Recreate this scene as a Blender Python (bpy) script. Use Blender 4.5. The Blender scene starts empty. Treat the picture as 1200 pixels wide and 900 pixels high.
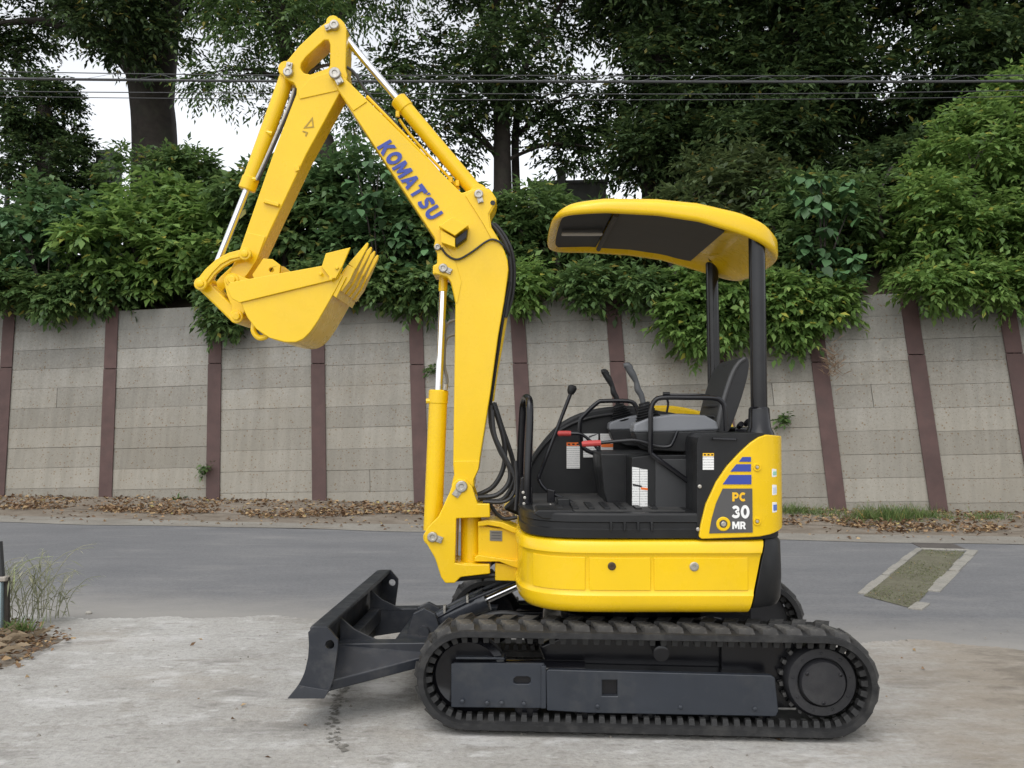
import bpy, bmesh, math, random
import numpy as np
from mathutils import Vector, Matrix
random.seed(7)
rng = np.random.default_rng(7)
scene = bpy.context.scene
COL = scene.collection
R = math.radians

# ------------------------------------------------------------------ camera, sky, sun, exposure
FOC = 1060.0                      # focal length in pixels of the 1200 px wide photograph
EYE = Vector((0.0, 0.0, 1.457))
PITCH = math.atan(36.0 / FOC)
cam_d = bpy.data.cameras.new('camera'); cam = bpy.data.objects.new('camera', cam_d); COL.objects.link(cam)
cam_d.sensor_width = 36.0; cam_d.lens = FOC / 1200.0 * 36.0
cam_d.clip_start = 0.05; cam_d.clip_end = 3000.0
cam.location = EYE; cam.rotation_euler = (math.pi / 2 + PITCH, 0, 0)
scene.camera = cam

SUN_EL, SUN_AZ = R(58), R(200)    # azimuth: clockwise from +Y, i.e. behind the camera to the left
world = bpy.data.worlds.new('World'); scene.world = world; world.use_nodes = True
wn = world.node_tree.nodes; wl = world.node_tree.links
for n in list(wn): wn.remove(n)
wo = wn.new('ShaderNodeOutputWorld'); wb = wn.new('ShaderNodeBackground'); ws = wn.new('ShaderNodeTexSky')
wh = wn.new('ShaderNodeHueSaturation')
ws.sky_type = 'NISHITA'; ws.sun_disc = False; ws.sun_elevation = SUN_EL; ws.sun_rotation = SUN_AZ
ws.air_density = 1.0; ws.dust_density = 1.5; ws.ozone_density = 1.0
wh.inputs['Saturation'].default_value = 0.15
wb.inputs['Strength'].default_value = 0.15
wl.new(ws.outputs[0], wh.inputs['Color']); wl.new(wh.outputs[0], wb.inputs['Color']); wl.new(wb.outputs[0], wo.inputs['Surface'])

sun_d = bpy.data.lights.new('sun', 'SUN'); sun = bpy.data.objects.new('sun', sun_d); COL.objects.link(sun)
sun_d.energy = 0.6; sun_d.angle = R(60); sun_d.color = (1.0, 0.97, 0.93)
_sd = Vector((math.sin(SUN_AZ) * math.cos(SUN_EL), math.cos(SUN_AZ) * math.cos(SUN_EL), math.sin(SUN_EL)))
sun.rotation_euler = _sd.to_track_quat('Z', 'Y').to_euler()
sun.location = (0, 0, 30)

scene.view_settings.view_transform = 'Standard'; scene.view_settings.look = 'None'
scene.view_settings.gamma = 1.0; scene.view_settings.use_curve_mapping = False
scene.view_settings.exposure = 0.88

# ------------------------------------------------------------------ measuring helpers (metres from measured picture points)
_F = Vector((0, math.cos(PITCH), math.sin(PITCH))); _U = Vector((0, -math.sin(PITCH), math.cos(PITCH)))
def ray(px, py): return Vector((1, 0, 0)) * ((px - 600) / FOC) + _F + _U * ((450 - py) / FOC)
def at(px, py, depth):
    d = ray(px, py); return EYE + d * (depth / d.y)
def on_ground(px, py, z=0.0):
    d = ray(px, py); return EYE + d * ((z - EYE.z) / d.z)
ORG = Vector((0.653, 4.875, 0.0))          # swing centre of the excavator on the ground
PHI_U = -math.atan(0.054)                  # the tracks stand turned a little against the house
def _loc(px, py, y, phi):
    ex = Vector((math.cos(phi), math.sin(phi), 0)); ey = Vector((-math.sin(phi), math.cos(phi), 0))
    d = ray(px, py); t = (y - (EYE - ORG).dot(ey)) / d.dot(ey)
    p = EYE + d * t - ORG
    return (p.dot(ex), p.z)
def H(px, py, y):                          # house frame: point on the plane of lateral offset y
    x, z = _loc(px, py, y, 0.0); return Vector((x, y, z))
def U(px, py, y):                          # undercarriage frame
    x, z = _loc(px, py, y, PHI_U); return Vector((x, y, z))

# ------------------------------------------------------------------ materials
MATS = {}
def mat(name, color, rough=0.5, metal=0.0, var=0.0, var_scale=6.0, bump=0.0, bump_scale=60.0, coat=0.0,
        dirt=None, dirt_amt=0.0, dirt_scale=3.0, obj_var=0.0, rough_var=0.0, spec=0.5, edges=True):
    if name in MATS: return MATS[name]
    m = bpy.data.materials.new(name); m.use_nodes = True; MATS[name] = m
    nt = m.node_tree; N = nt.nodes; K = nt.links
    b = N['Principled BSDF']
    b.inputs['Base Color'].default_value = (*color, 1); b.inputs['Roughness'].default_value = rough
    b.inputs['Metallic'].default_value = metal; b.inputs['Coat Weight'].default_value = coat
    b.inputs['Coat Roughness'].default_value = 0.12; b.inputs['Specular IOR Level'].default_value = spec
    tc = N.new('ShaderNodeTexCoord')
    def noise(scale, detail=6, rough_=0.6):
        n = N.new('ShaderNodeTexNoise'); n.inputs['Scale'].default_value = scale
        n.inputs['Detail'].default_value = detail; n.inputs['Roughness'].default_value = rough_
        K.new(tc.outputs['Object'], n.inputs['Vector']); return n
    col = None
    if var > 0:
        n = noise(var_scale); r = N.new('ShaderNodeMapRange')
        r.inputs['From Min'].default_value = 0.3; r.inputs['From Max'].default_value = 0.7
        r.inputs['To Min'].default_value = 1 - var; r.inputs['To Max'].default_value = 1 + var
        K.new(n.outputs['Fac'], r.inputs['Value'])
        mx = N.new('ShaderNodeVectorMath'); mx.operation = 'SCALE'; mx.inputs[0].default_value = color
        K.new(r.outputs[0], mx.inputs['Scale']); col = mx.outputs[0]
    if obj_var > 0:
        oi = N.new('ShaderNodeObjectInfo'); r = N.new('ShaderNodeMapRange')
        r.inputs['To Min'].default_value = 1 - obj_var; r.inputs['To Max'].default_value = 1 + obj_var
        K.new(oi.outputs['Random'], r.inputs['Value'])
        mx = N.new('ShaderNodeVectorMath'); mx.operation = 'SCALE'; mx.inputs[0].default_value = color
        if col: K.new(col, mx.inputs[0])
        K.new(r.outputs[0], mx.inputs['Scale']); col = mx.outputs[0]
    if dirt is not None and dirt_amt > 0:
        n = noise(dirt_scale, 8, 0.7); r = N.new('ShaderNodeMapRange')
        r.inputs['From Min'].default_value = 0.5; r.inputs['From Max'].default_value = 0.75
        r.inputs['To Max'].default_value = dirt_amt
        K.new(n.outputs['Fac'], r.inputs['Value'])
        mx = N.new('ShaderNodeMix'); mx.data_type = 'RGBA'
        mx.inputs[6].default_value = (*color, 1); mx.inputs[7].default_value = (*dirt, 1)
        if col: K.new(col, mx.inputs[6])
        K.new(r.outputs[0], mx.inputs[0]); col = mx.outputs[2]
    if col: K.new(col, b.inputs['Base Color'])
    if rough_var > 0:
        n = noise(9, 5); r = N.new('ShaderNodeMapRange')
        r.inputs['From Min'].default_value = 0.3; r.inputs['From Max'].default_value = 0.7
        r.inputs['To Min'].default_value = max(0, rough - rough_var); r.inputs['To Max'].default_value = min(1, rough + rough_var)
        K.new(n.outputs['Fac'], r.inputs['Value']); K.new(r.outputs[0], b.inputs['Roughness'])
    if bump > 0:
        n = noise(bump_scale, 6); bp = N.new('ShaderNodeBump'); bp.inputs['Strength'].default_value = bump
        bp.inputs['Distance'].default_value = 0.01
        K.new(n.outputs['Fac'], bp.inputs['Height']); K.new(bp.outputs[0], b.inputs['Normal'])
    return m

YEL = mat('yellow_paint', (0.78, 0.503, 0.006), 0.28, spec=0.38, var=0.05, var_scale=2.0, coat=0.18, rough_var=0.08,
          dirt=(0.55, 0.36, 0.05), dirt_amt=0.16, dirt_scale=3.0, bump=0.006, bump_scale=12)
SLATE = mat('slate_paint', (0.016, 0.019, 0.026), 0.40, var=0.15, var_scale=5, dirt=(0.11, 0.105, 0.095), dirt_amt=0.45, dirt_scale=5, rough_var=0.12, bump=0.05, bump_scale=40)
BLACKP = mat('black_plastic', (0.009, 0.0095, 0.0105), 0.46, spec=0.35, var=0.2, var_scale=8, dirt=(0.035, 0.034, 0.031), dirt_amt=0.25, dirt_scale=6, rough_var=0.1, bump=0.08, bump_scale=180)
BLACKM = mat('black_metal', (0.008, 0.008, 0.010), 0.2, spec=0.4, var=0.15, rough_var=0.05)
RUBBER = mat('track_rubber', (0.017, 0.017, 0.0175), 0.66, spec=0.35, var=0.3, var_scale=14, dirt=(0.09, 0.086, 0.078), dirt_amt=0.4, dirt_scale=7, bump=0.3, bump_scale=70)
LUGM = mat('lug_rubber', (0.036, 0.035, 0.034), 0.75, spec=0.35, var=0.3, var_scale=20, dirt=(0.24, 0.23, 0.20), dirt_amt=0.65, dirt_scale=9, bump=0.4, bump_scale=80, obj_var=0.25)
CHROME = mat('chrome_rod', (0.78, 0.78, 0.79), 0.16, metal=1.0, var=0.04)
STEEL = mat('pin_steel', (0.42, 0.40, 0.36), 0.45, metal=0.8, var=0.2, var_scale=40, bump=0.1)
HOSE = mat('hose_rubber', (0.020, 0.020, 0.021), 0.5, bump=0.05, var=0.1)
GREYP = mat('grey_plastic', (0.165, 0.172, 0.185), 0.55, var=0.06, bump=0.05, bump_scale=150, dirt=(0.1, 0.1, 0.1), dirt_amt=0.2)
DKGREY = mat('dark_grey_plastic', (0.055, 0.058, 0.062), 0.5, var=0.1)
LINER = mat('canopy_liner', (0.042, 0.037, 0.028), 0.7, var=0.1, bump=0.1, bump_scale=90)
SKYL = mat('tinted_skylight', (0.006, 0.006, 0.005), 0.45, spec=0.08)
RED = mat('red_grip', (0.42, 0.045, 0.04), 0.5, var=0.1)
WHITE = mat('white_print', (0.78, 0.78, 0.76), 0.5)
ORANGE = mat('orange_print', (0.78, 0.16, 0.02), 0.5)
YPRINT = mat('yellow_print', (0.80, 0.45, 0.01), 0.5)
BLUE = mat('blue_print', (0.030, 0.055, 0.30), 0.45)
DECALG = mat('grey_print', (0.075, 0.073, 0.072), 0.5)
SEATM = mat('seat_vinyl', (0.022, 0.022, 0.023), 0.6, var=0.15, bump=0.15, bump_scale=220)

def sticker_mat():
    m = bpy.data.materials.new('sticker_text'); m.use_nodes = True
    N = m.node_tree.nodes; K = m.node_tree.links; b = N['Principled BSDF']; b.inputs['Roughness'].default_value = 0.5
    tc = N.new('ShaderNodeTexCoord'); mp = N.new('ShaderNodeMapping')
    w = N.new('ShaderNodeTexWave'); w.bands_direction = 'Z'; w.inputs['Scale'].default_value = 26; w.inputs['Distortion'].default_value = 0
    n = N.new('ShaderNodeTexNoise'); n.inputs['Scale'].default_value = 220
    mu = N.new('ShaderNodeMath'); mu.operation = 'MULTIPLY'
    cr = N.new('ShaderNodeValToRGB'); cr.color_ramp.elements[0].position = 0.3; cr.color_ramp.elements[0].color = (0.74, 0.74, 0.72, 1)
    cr.color_ramp.elements[1].position = 0.5; cr.color_ramp.elements[1].color = (0.42, 0.42, 0.42, 1)
    K.new(tc.outputs['Object'], w.inputs['Vector']); K.new(tc.outputs['Object'], n.inputs['Vector'])
    K.new(w.outputs['Fac'], mu.inputs[0]); K.new(n.outputs['Fac'], mu.inputs[1])
    K.new(mu.outputs[0], cr.inputs['Fac']); K.new(cr.outputs['Color'], b.inputs['Base Color'])
    return m
STICK = sticker_mat()

# ------------------------------------------------------------------ mesh helpers
def link(o, parent=None):
    COL.objects.link(o)
    if parent is not None: o.parent = parent
    return o
def finish(me, material, smooth=True, angle=35):
    if material is not None: me.materials.append(material)
    if smooth:
        me.shade_smooth(); me.set_sharp_from_angle(angle=R(angle))
def obj(name, verts, faces, material, parent=None, bevel=0.0, seg=2, smooth=True, angle=35):
    me = bpy.data.meshes.new(name)
    me.from_pydata([tuple(v) for v in verts], [], faces)
    bm = bmesh.new(); bm.from_mesh(me); bmesh.ops.recalc_face_normals(bm, faces=bm.faces); bm.to_mesh(me); bm.free()
    finish(me, material, smooth, angle)
    o = bpy.data.objects.new(name, me); link(o, parent)
    if bevel > 0: add_bevel(o, bevel, seg)
    return o
def add_bevel(o, w, seg=2, ang=32):
    b = o.modifiers.new('bevel', 'BEVEL'); b.width = w; b.segments = seg; b.limit_method = 'ANGLE'; b.angle_limit = R(ang)
    b.harden_normals = True; b.use_clamp_overlap = True
def bake_mods(o):
    dg = bpy.context.evaluated_depsgraph_get(); dg.update()
    me = bpy.data.meshes.new_from_object(o.evaluated_get(dg)); o.modifiers.clear(); o.data = me
class MB:
    """collects several shapes that belong to one part"""
    def __init__(s): s.v = []; s.f = []
    def add(s, v, f):
        k = len(s.v); s.v += [Vector(q) for q in v]; s.f += [tuple(i + k for i in q) for q in f]; return s
    def build(s, name, material, parent=None, bevel=0.0, seg=2, angle=35): return obj(name, s.v, s.f, material, parent, bevel, seg, True, angle)
def prism_vf(pts, y0, y1):
    """closed outline of (x,z) pairs (or Vectors) pushed from y0 to y1"""
    q = [(p[0], p[-1]) for p in pts]; n = len(q)
    v = [(x, y0, z) for x, z in q] + [(x, y1, z) for x, z in q]
    f = [tuple(range(n)), tuple(range(2 * n - 1, n - 1, -1))] + [(i, i + n, (i + 1) % n + n, (i + 1) % n) for i in range(n)]
    return v, f
def box_vf(x0, x1, y0, y1, z0, z1):
    return prism_vf([(x0, z0), (x1, z0), (x1, z1), (x0, z1)], y0, y1)
def catmull(pts, n=6, closed=False):
    P = [Vector(p) for p in pts]; out = []; m = len(P)
    for i in range(m if closed else m - 1):
        if closed: a, b, c, d = P[i - 1], P[i], P[(i + 1) % m], P[(i + 2) % m]
        else: a, b, c, d = P[max(i - 1, 0)], P[i], P[i + 1], P[min(i + 2, m - 1)]
        for k in range(n):
            t = k / n
            out.append(0.5 * ((2 * b) + (c - a) * t + (2 * a - 5 * b + 4 * c - d) * t * t + (3 * b - a - 3 * c + d) * t ** 3))
    if not closed: out.append(P[-1])
    return out
def tube_vf(path, r, seg=10, smooth=0, caps=True):
    P = [Vector(p) for p in path]
    if smooth: P = catmull(P, smooth)
    n = len(P); rr = r if hasattr(r, '__len__') else [r] * n
    if len(rr) != n: rr = [np.interp(i / (n - 1), np.linspace(0, 1, len(rr)), rr) for i in range(n)]
    v = []; f = []; t0 = (P[1] - P[0]).normalized()
    up = Vector((0, 0, 1)) if abs(t0.z) < 0.9 else Vector((0, 1, 0))
    a = t0.cross(up).normalized()
    for i in range(n):
        t = (P[min(i + 1, n - 1)] - P[max(i - 1, 0)]).normalized()
        a = (a - t * a.dot(t)).normalized(); b = t.cross(a)
        for k in range(seg):
            w = 2 * math.pi * k / seg; v.append(P[i] + (a * math.cos(w) + b * math.sin(w)) * rr[i])
    for i in range(n - 1):
        for k in range(seg):
            k2 = (k + 1) % seg; f.append((i * seg + k, i * seg + k2, (i + 1) * seg + k2, (i + 1) * seg + k))
    if caps: f += [tuple(range(seg - 1, -1, -1)), tuple(range((n - 1) * seg, n * seg))]
    return v, f
def lathe_vf(p0, axis, prof, seg=24):
    """profile of (distance along axis, radius) turned about the axis; closed at both ends"""
    p0 = Vector(p0); ax = Vector(axis).normalized()
    up = Vector((0, 0, 1)) if abs(ax.z) < 0.9 else Vector((1, 0, 0))
    a = ax.cross(up).normalized(); b = ax.cross(a); v = []; f = []
    for (t, r) in prof:
        for k in range(seg):
            w = 2 * math.pi * k / seg; v.append(p0 + ax * t + (a * math.cos(w) + b * math.sin(w)) * r)
    for i in range(len(prof) - 1):
        for k in range(seg):
            k2 = (k + 1) % seg; f.append((i * seg + k, i * seg + k2, (i + 1) * seg + k2, (i + 1) * seg + k))
    f += [tuple(range(seg - 1, -1, -1)), tuple(range((len(prof) - 1) * seg, len(prof) * seg))]
    return v, f
def tag(o, label=None, category=None, group=None, kind=None):
    if label: o['label'] = label
    if category: o['category'] = category
    if group: o['group'] = group
    if kind: o['kind'] = kind
    return o
def empty(name, loc=(0, 0, 0), rz=0.0):
    o = bpy.data.objects.new(name, None); o.empty_display_size = 0.2; o.location = loc; o.rotation_euler = (0, 0, rz); COL.objects.link(o); return o
def fill_vf(loops, y, thick):
    """flat filled shape with holes: loops of (x,z), made through a 2-D curve, given thickness towards -y"""
    cu = bpy.data.curves.new('tmp', 'CURVE'); cu.dimensions = '2D'; cu.fill_mode = 'BOTH'; cu.extrude = thick / 2
    for lp in loops:
        sp = cu.splines.new('POLY'); sp.points.add(len(lp) - 1); sp.use_cyclic_u = True
        for p, q in zip(sp.points, lp): p.co = (q[0], q[-1], 0, 1)
    o = bpy.data.objects.new('tmp', cu); COL.objects.link(o)
    dg = bpy.context.evaluated_depsgraph_get(); dg.update()
    me = bpy.data.meshes.new_from_object(o.evaluated_get(dg))
    bm = bmesh.new(); bm.from_mesh(me); bmesh.ops.remove_doubles(bm, verts=bm.verts, dist=1e-5)
    v = [(q.co.x, y - q.co.z, q.co.y) for q in bm.verts]; bm.verts.index_update(); f = [tuple(w.index for w in q.verts) for q in bm.faces]
    bm.free(); bpy.data.objects.remove(o); bpy.data.curves.remove(cu); bpy.data.meshes.remove(me)
    return v, f
def circle_pts(cx, cz, r, n=20, sx=1.0): return [(cx + r * sx * math.cos(2 * math.pi * i / n), cz + r * math.sin(2 * math.pi * i / n)) for i in range(n)]
# ================================================================== the excavator
EX = empty('mini_excavator', ORG)
tag(EX, 'yellow mini excavator with open canopy, folded arm, dark dozer blade and rubber tracks', 'excavator')
BY = 0.10                                   # half width of the boom
def Hs(pts, y): return [H(a, b, y) for a, b in pts]
def Us(pts, y): return [U(a, b, y) for a, b in pts]
def hprism(name, pts, y0, y1, material, parent=EX, bevel=0.006, yt=None, smooth_n=0):
    q = Hs(pts, y0 if yt is None else yt)
    if smooth_n: q = catmull(q, smooth_n, True)
    v, f = prism_vf(q, y0, y1); return obj(name, v, f, material, parent, bevel)
def pin(parent, px, py, y, r=0.026, depth=0.03, flag=True, ang=0.0, name='pivot_pin'):
    c = H(px, py, y); m = MB()
    m.add(*lathe_vf(c + Vector((0, 0.01, 0)), (0, -1, 0), [(0, r), (depth - 0.004, r), (depth, r - 0.004), (depth, r * 0.45), (depth - 0.004, r * 0.4)], 20))
    if flag:
        a = Vector((math.cos(ang), 0, math.sin(ang))); b = Vector((-a.z, 0, a.x)); w = r * 0.62; l = r * 2.0
        q = [c + b * w, c + a * l + b * w, c + a * l - b * w, c - b * w]
        m.add(*prism_vf(q, c.y - 0.013, c.y + 0.004))
        m.add(*lathe_vf(c + a * l * 0.8 + Vector((0, -0.008, 0)), (0, -1, 0), [(0, r * 0.4), (0.014, r * 0.4)], 6))
    return m.build(name, STEEL, parent, 0.002)

# ---------------- boom
boom_px = [(394, 90), (399, 86), (404, 91), (409, 96), (541, 226), (552, 222), (566, 219), (575, 222), (582, 233), (580, 241), (574, 252), (576, 266), (585, 281),
           (591, 293), (595, 305), (596, 316), (594, 332), (591, 353), (584, 393), (575, 459), (562, 541), (561, 550), (556, 561), (556, 570), (550, 579), (541, 582), (532, 578), (529, 569),
           (532, 556), (531, 545), (532, 469), (533.5, 355), (528, 331), (524, 325), (514, 322), (507, 321.5), (507, 311), (512, 309), (512, 296), (508, 289), (510, 281), (508, 277), (396.5, 107), (391, 97)]
boom = hprism('boom', boom_px, -BY, BY, YEL, bevel=0.007)
# welded side plate lines: thin raised doubler plates at the tip, the knee and the foot
def doubler(pts, y, name='doubler_plate', t=0.006, parent=boom, bevel=0.003): return hprism(name, pts, y - t, y + 0.002, YEL, parent, bevel)
doubler([(395, 92), (403, 92), (408, 97), (430, 119), (414, 130), (397, 106)], -BY)
doubler([(532.5, 540), (562, 540), (560.5, 550), (555, 562), (554, 572), (548, 578), (541, 580), (533, 576), (531, 568), (533, 556)], -BY)
doubler([(513, 291), (521, 287), (533, 303), (541, 330), (536, 356), (534, 354), (529, 331), (524, 324), (513, 321), (509, 320), (509, 312), (513, 310)], -BY, t=0.004)
doubler([(545, 229), (553, 224), (566, 221.5), (574, 224), (579.5, 233), (578, 240), (572, 251), (574, 266), (583, 281), (578, 284), (566, 262)], -BY)
m = MB(); m.add(*lathe_vf(H(577.5, 238, -BY) + Vector((0, 0.02, 0)), (0, -1, 0), [(0, 0.013), (0.0285, 0.013)], 16)); m.build('lug_hole_disc', BLACKM, boom)  # solid black disc, its colour stands in for the shade inside a hole
pin(boom, 393, 87, -0.115, 0.031, 0.035, True, R(-60))
pin(boom, 519.5, 314.5, -BY - 0.006, 0.024, 0.03, True, R(-25))
pin(boom, 561, 228, -BY - 0.006, 0.024, 0.03, True, R(-75))
pin(boom, 541, 570, -0.125, 0.031, 0.03, True, R(-125))
pin(boom, 513, 290, -BY, 0.018, 0.03, False)
# work lamp bracket on the boom side
lamp = MB()
q = Hs([(515, 268), (531, 257), (550, 267), (548, 280), (530, 292), (517, 286)], -BY)
lamp.add(*prism_vf(Hs([(515, 268), (531, 257), (550, 267), (534, 279)], -BY - 0.01), -BY - 0.075, -BY + 0.004))
lg = lamp.build('lamp_guard', YEL, boom, 0.004)
lamp2 = MB(); lamp2.add(*prism_vf(Hs([(517, 271), (534, 281), (534, 292), (518, 286)], -BY - 0.01), -BY - 0.06, -BY + 0.004)); lamp2.build('lamp_side', YEL, boom, 0.003)
lens = MB(); lens.add(*prism_vf(Hs([(534, 281.5), (548.5, 270), (547, 281), (535, 290)], -BY - 0.01), -BY - 0.055, -BY + 0.003)); lens.build('work_lamp', BLACKP, boom, 0.004)
# lamp wire
w = [H(517, 290, -BY - 0.02), H(524, 299, -BY - 0.012), H(536, 304, -BY - 0.012), H(552, 296, -BY - 0.012), H(570, 283, -BY - 0.012), H(580, 281, -BY - 0.012), H(590, 288, -BY - 0.005), H(597, 299, -0.06)]
v, f = tube_vf(w, 0.006, 8, 6); obj('lamp_wire', v, f, HOSE, EX)
# hydraulic pipe along the back of the boom
w = [H(598, 330, 0.0), H(595, 352, 0.0), H(588, 395, 0.0), H(580, 440, 0.0), H(576, 470, 0.0)]
v, f = tube_vf(w, 0.014, 8, 4); obj('hydraulic_pipe', v, f, YEL, EX)
w = [H(597, 330, -0.06), H(592, 354, -0.06), H(586, 393, -0.06), H(577, 455, -0.06), H(574.5, 474, -0.06)]
v, f = tube_vf(w, 0.010, 8, 4); obj('hydraulic_pipe', v, f, BLACKM, EX)
# hoses over the knee of the boom
for dx, yy, r in ((0, -0.05, 0.011), (4, -0.01, 0.011), (1, 0.04, 0.011)):
    w = [H(575 + dx, 262, yy), H(584 + dx, 272, yy), H(594 + dx, 290, yy), H(598 + dx, 310, yy), H(598 + dx, 332, yy), H(595 + dx, 352, yy), H(592, 372, yy)]
    v, f = tube_vf(w, r, 8, 5); obj('knee_hose', v, f, HOSE, EX)
# loops of hose behind the boom foot
for pts, yy, r in (([(575, 474), (576, 500), (586, 528), (597, 548), (596, 566), (582, 580), (560, 583)], -0.05, 0.013),
                   ([(577, 472), (584, 492), (591, 520), (590, 548), (578, 570), (560, 580)], 0.0, 0.013),
                   ([(579, 472), (588, 500), (601, 540), (601, 566), (588, 586), (562, 586)], 0.05, 0.013),
                   ([(577, 480), (580, 510), (592, 535), (603, 560), (602, 578), (590, 588), (566, 588)], -0.085, 0.010),
                   ([(574, 590), (582, 602), (592, 608), (606, 606)], -0.02, 0.010), ([(604, 540), (606, 570), (604, 598)], -0.2, 0.009)):
    v, f = tube_vf([H(a, b, yy) for a, b in pts], r, 8, 6); obj('boom_hose', v, f, HOSE, EX)
# thin lines in front of the boom, behind the cylinder rod
for pts, yy in (([(534, 375), (527, 377), (522, 384), (521, 396)], 0.02), ([(533, 392), (524, 396), (521, 410), (521, 430), (524, 445), (523, 456)], 0.02)):
    v, f = tube_vf([H(a, b, yy) for a, b in pts], 0.008, 8, 6); obj('cylinder_hose', v, f, mat('hose_grey', (0.16, 0.155, 0.14), 0.6), EX)

# ---------------- lettering
def stroke_poly(cl, w, end=0.0):
    P = [Vector((a, b)) for a, b in cl]; n = len(P); Lp = []; Rp = []
    for i in range(n):
        t = (P[min(i + 1, n - 1)] - P[max(i - 1, 0)]).normalized(); nn = Vector((-t.y, t.x)) * (w / 2)
        Lp.append(P[i] + nn); Rp.append(P[i] - nn)
    return [tuple(p) for p in Lp + Rp[::-1]]
def arc(cx, cy, rx, ry, a0, a1, n=12): return [(cx + rx * math.cos(R(a0 + (a1 - a0) * i / n)), cy + ry * math.sin(R(a0 + (a1 - a0) * i / n))) for i in range(n + 1)]
SW = 0.27
GL = {
 'K': (1.0, [[(0, 0), (0, 1), (.3, 1), (.3, .62), (.62, 1), (1, 1), (.58, .52), (1.02, 0), (.64, 0), (.3, .42), (.3, 0)]]),
 'O': (1.05, [arc(.52, .5, .52, .52, 0, 345, 23), arc(.52, .5, .25, .25, 0, 345, 23)]),
 'M': (1.2, [[(0, 0), (0, 1), (.34, 1), (.6, .48), (.86, 1), (1.2, 1), (1.2, 0), (.92, 0), (.92, .58), (.68, .1), (.52, .1), (.28, .58), (.28, 0)]]),
 'A': (1.1, [[(0, 0), (.4, 1), (.7, 1), (1.1, 0), (.78, 0), (.71, .2), (.39, .2), (.32, 0)], [(.46, .42), (.64, .42), (.55, .7)]]),
 'T': (0.95, [[(0, .73), (0, 1), (.95, 1), (.95, .73), (.62, .73), (.62, 0), (.33, 0), (.33, .73)]]),
 'S': (0.9, [stroke_poly([(.84, .80), (.72, .86), (.45, .875), (.26, .83), (.17, .70), (.26, .585), (.45, .52), (.62, .45), (.72, .33), (.66, .19), (.45, .125), (.2, .14), (.03, .22)], .25)]),
 'U': (1.0, [[(0, 1), (.3, 1)] + [(.3, .42)] + arc(.5, .38, .2, .14, 180, 360, 8) + [(.7, .42), (.7, 1), (1, 1), (1, .4)] + arc(.5, .4, .5, .42, 0, -180, 12)]),
 "'": (0.12, [[(0.02, 0.82), (.02, 1.05), (.26, 1.05), (.1, .82)]]),
 'P': (0.85, [[(0, 0), (0, 1), (.5, 1)] + arc(.5, .66, .36, .34, 90, -90, 10) + [(.3, .32), (.3, 0)], [(.3, .55), (.48, .55)] + arc(.48, .66, .1, .11, -90, 90, 6) + [(.3, .77)]]),
 'C': (0.9, [stroke_poly(arc(.5, .5, .37, .37, 50, 310, 20), .27)]),
 'R': (0.95, [[(0, 0), (0, 1), (.5, 1)] + arc(.5, .68, .38, .32, 90, -60, 10) + [(.95, 0), (.6, 0), (.42, .36), (.3, .36), (.3, 0)], [(.3, .56), (.48, .56)] + arc(.48, .67, .1, .11, -90, 90, 6) + [(.3, .78)]]),
 '3': (0.85, [stroke_poly(arc(.4, .70, .28, .19, 160, -80, 14) + arc(.4, .29, .32, .19, 70, -165, 16), .24)]),
 '0': (0.95, [arc(.46, .5, .46, .54, 0, 345, 23), arc(.46, .5, .18, .29, 0, 345, 23)]),
}
def lettering(name, text, o, dx, dz, y, material, parent, gap=0.14, thick=0.002, slant=0.0):
    """o: start of the baseline (x,z); dx: vector of one cap width, dz: vector of cap height"""
    m = MB(); pen = 0.0
    for ch in text:
        wd, loops = GL[ch]
        lp = [[(o[0] + dx[0] * (pen + a + slant * b) + dz[0] * b, o[1] + dx[1] * (pen + a + slant * b) + dz[1] * b) for a, b in l] for l in loops]
        m.add(*fill_vf(lp, y, thick)); pen += wd + (gap if ch != 'T' else gap * 0.6)
    return m.build(name, material, parent)
a0 = H(441.5, 173, -BY); a1 = H(504, 260, -BY)
bl = Vector((a1.x - a0.x, a1.z - a0.z)); ln = bl.length; bd = bl / ln; up = Vector((-bd.y, bd.x))
tw = sum(GL[c][0] + 0.14 for c in "KOMAT'SU")
cw = ln / tw * 1.02; ch_ = 0.084
lettering('brand_lettering', "KOMAT'SU", (a0.x, a0.z), tuple(bd * cw), tuple(up * ch_), -BY - 0.0075, BLUE, boom, slant=0.12)

# ---------------- arm (dipper)
arm_px = [(386, 23), (392, 20.5), (398, 21), (403, 26), (406, 33), (406, 42), (405, 80), (407, 88), (405, 99), (400, 106), (359, 181), (308, 289), (300, 306), (290, 322), (280, 336), (271, 338), (265, 330), (268, 320), (281, 292),
          (320, 180), (347, 110), (347.5, 104), (344, 97), (333, 91), (330, 84), (332, 76), (350, 54), (372, 33)]
AY = 0.085
loops = [Hs(arm_px, -AY), Hs([(380, 47), (385, 47), (386.5, 51), (386.5, 77), (383, 80), (364, 87), (356, 85.5), (352, 80), (353, 74), (358, 67)], -AY)]
v, f = fill_vf(loops, 0.0, 2 * AY)
arm = obj('arm', v, f, YEL, EX, 0.008)
def adbl(pts, **k): return doubler(pts, -AY, parent=arm, **k)
adbl([(349, 112), (351, 104), (346, 97), (334, 90), (332, 84), (334, 77), (352, 55), (373, 35), (387, 25), (393, 22.5), (397, 23), (402, 28), (404, 34), (404, 42), (403.5, 82), (405, 88), (403, 98), (399, 104), (398, 107),
      (372, 112.5)] if False else [(351, 116), (349, 108), (363, 92), (386, 84), (400, 84), (404, 90), (402, 99), (396, 106)])
adbl([(289, 272), (311, 277), (301, 304), (291, 320), (280, 333), (272, 336), (267, 329), (270, 320), (279, 300)])
adbl([(309, 233), (327, 238), (326, 242), (308, 237)], t=0.022)
adbl([(345, 195), (350, 193), (351, 199), (346, 201)], t=0.01, bevel=0.002)
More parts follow.
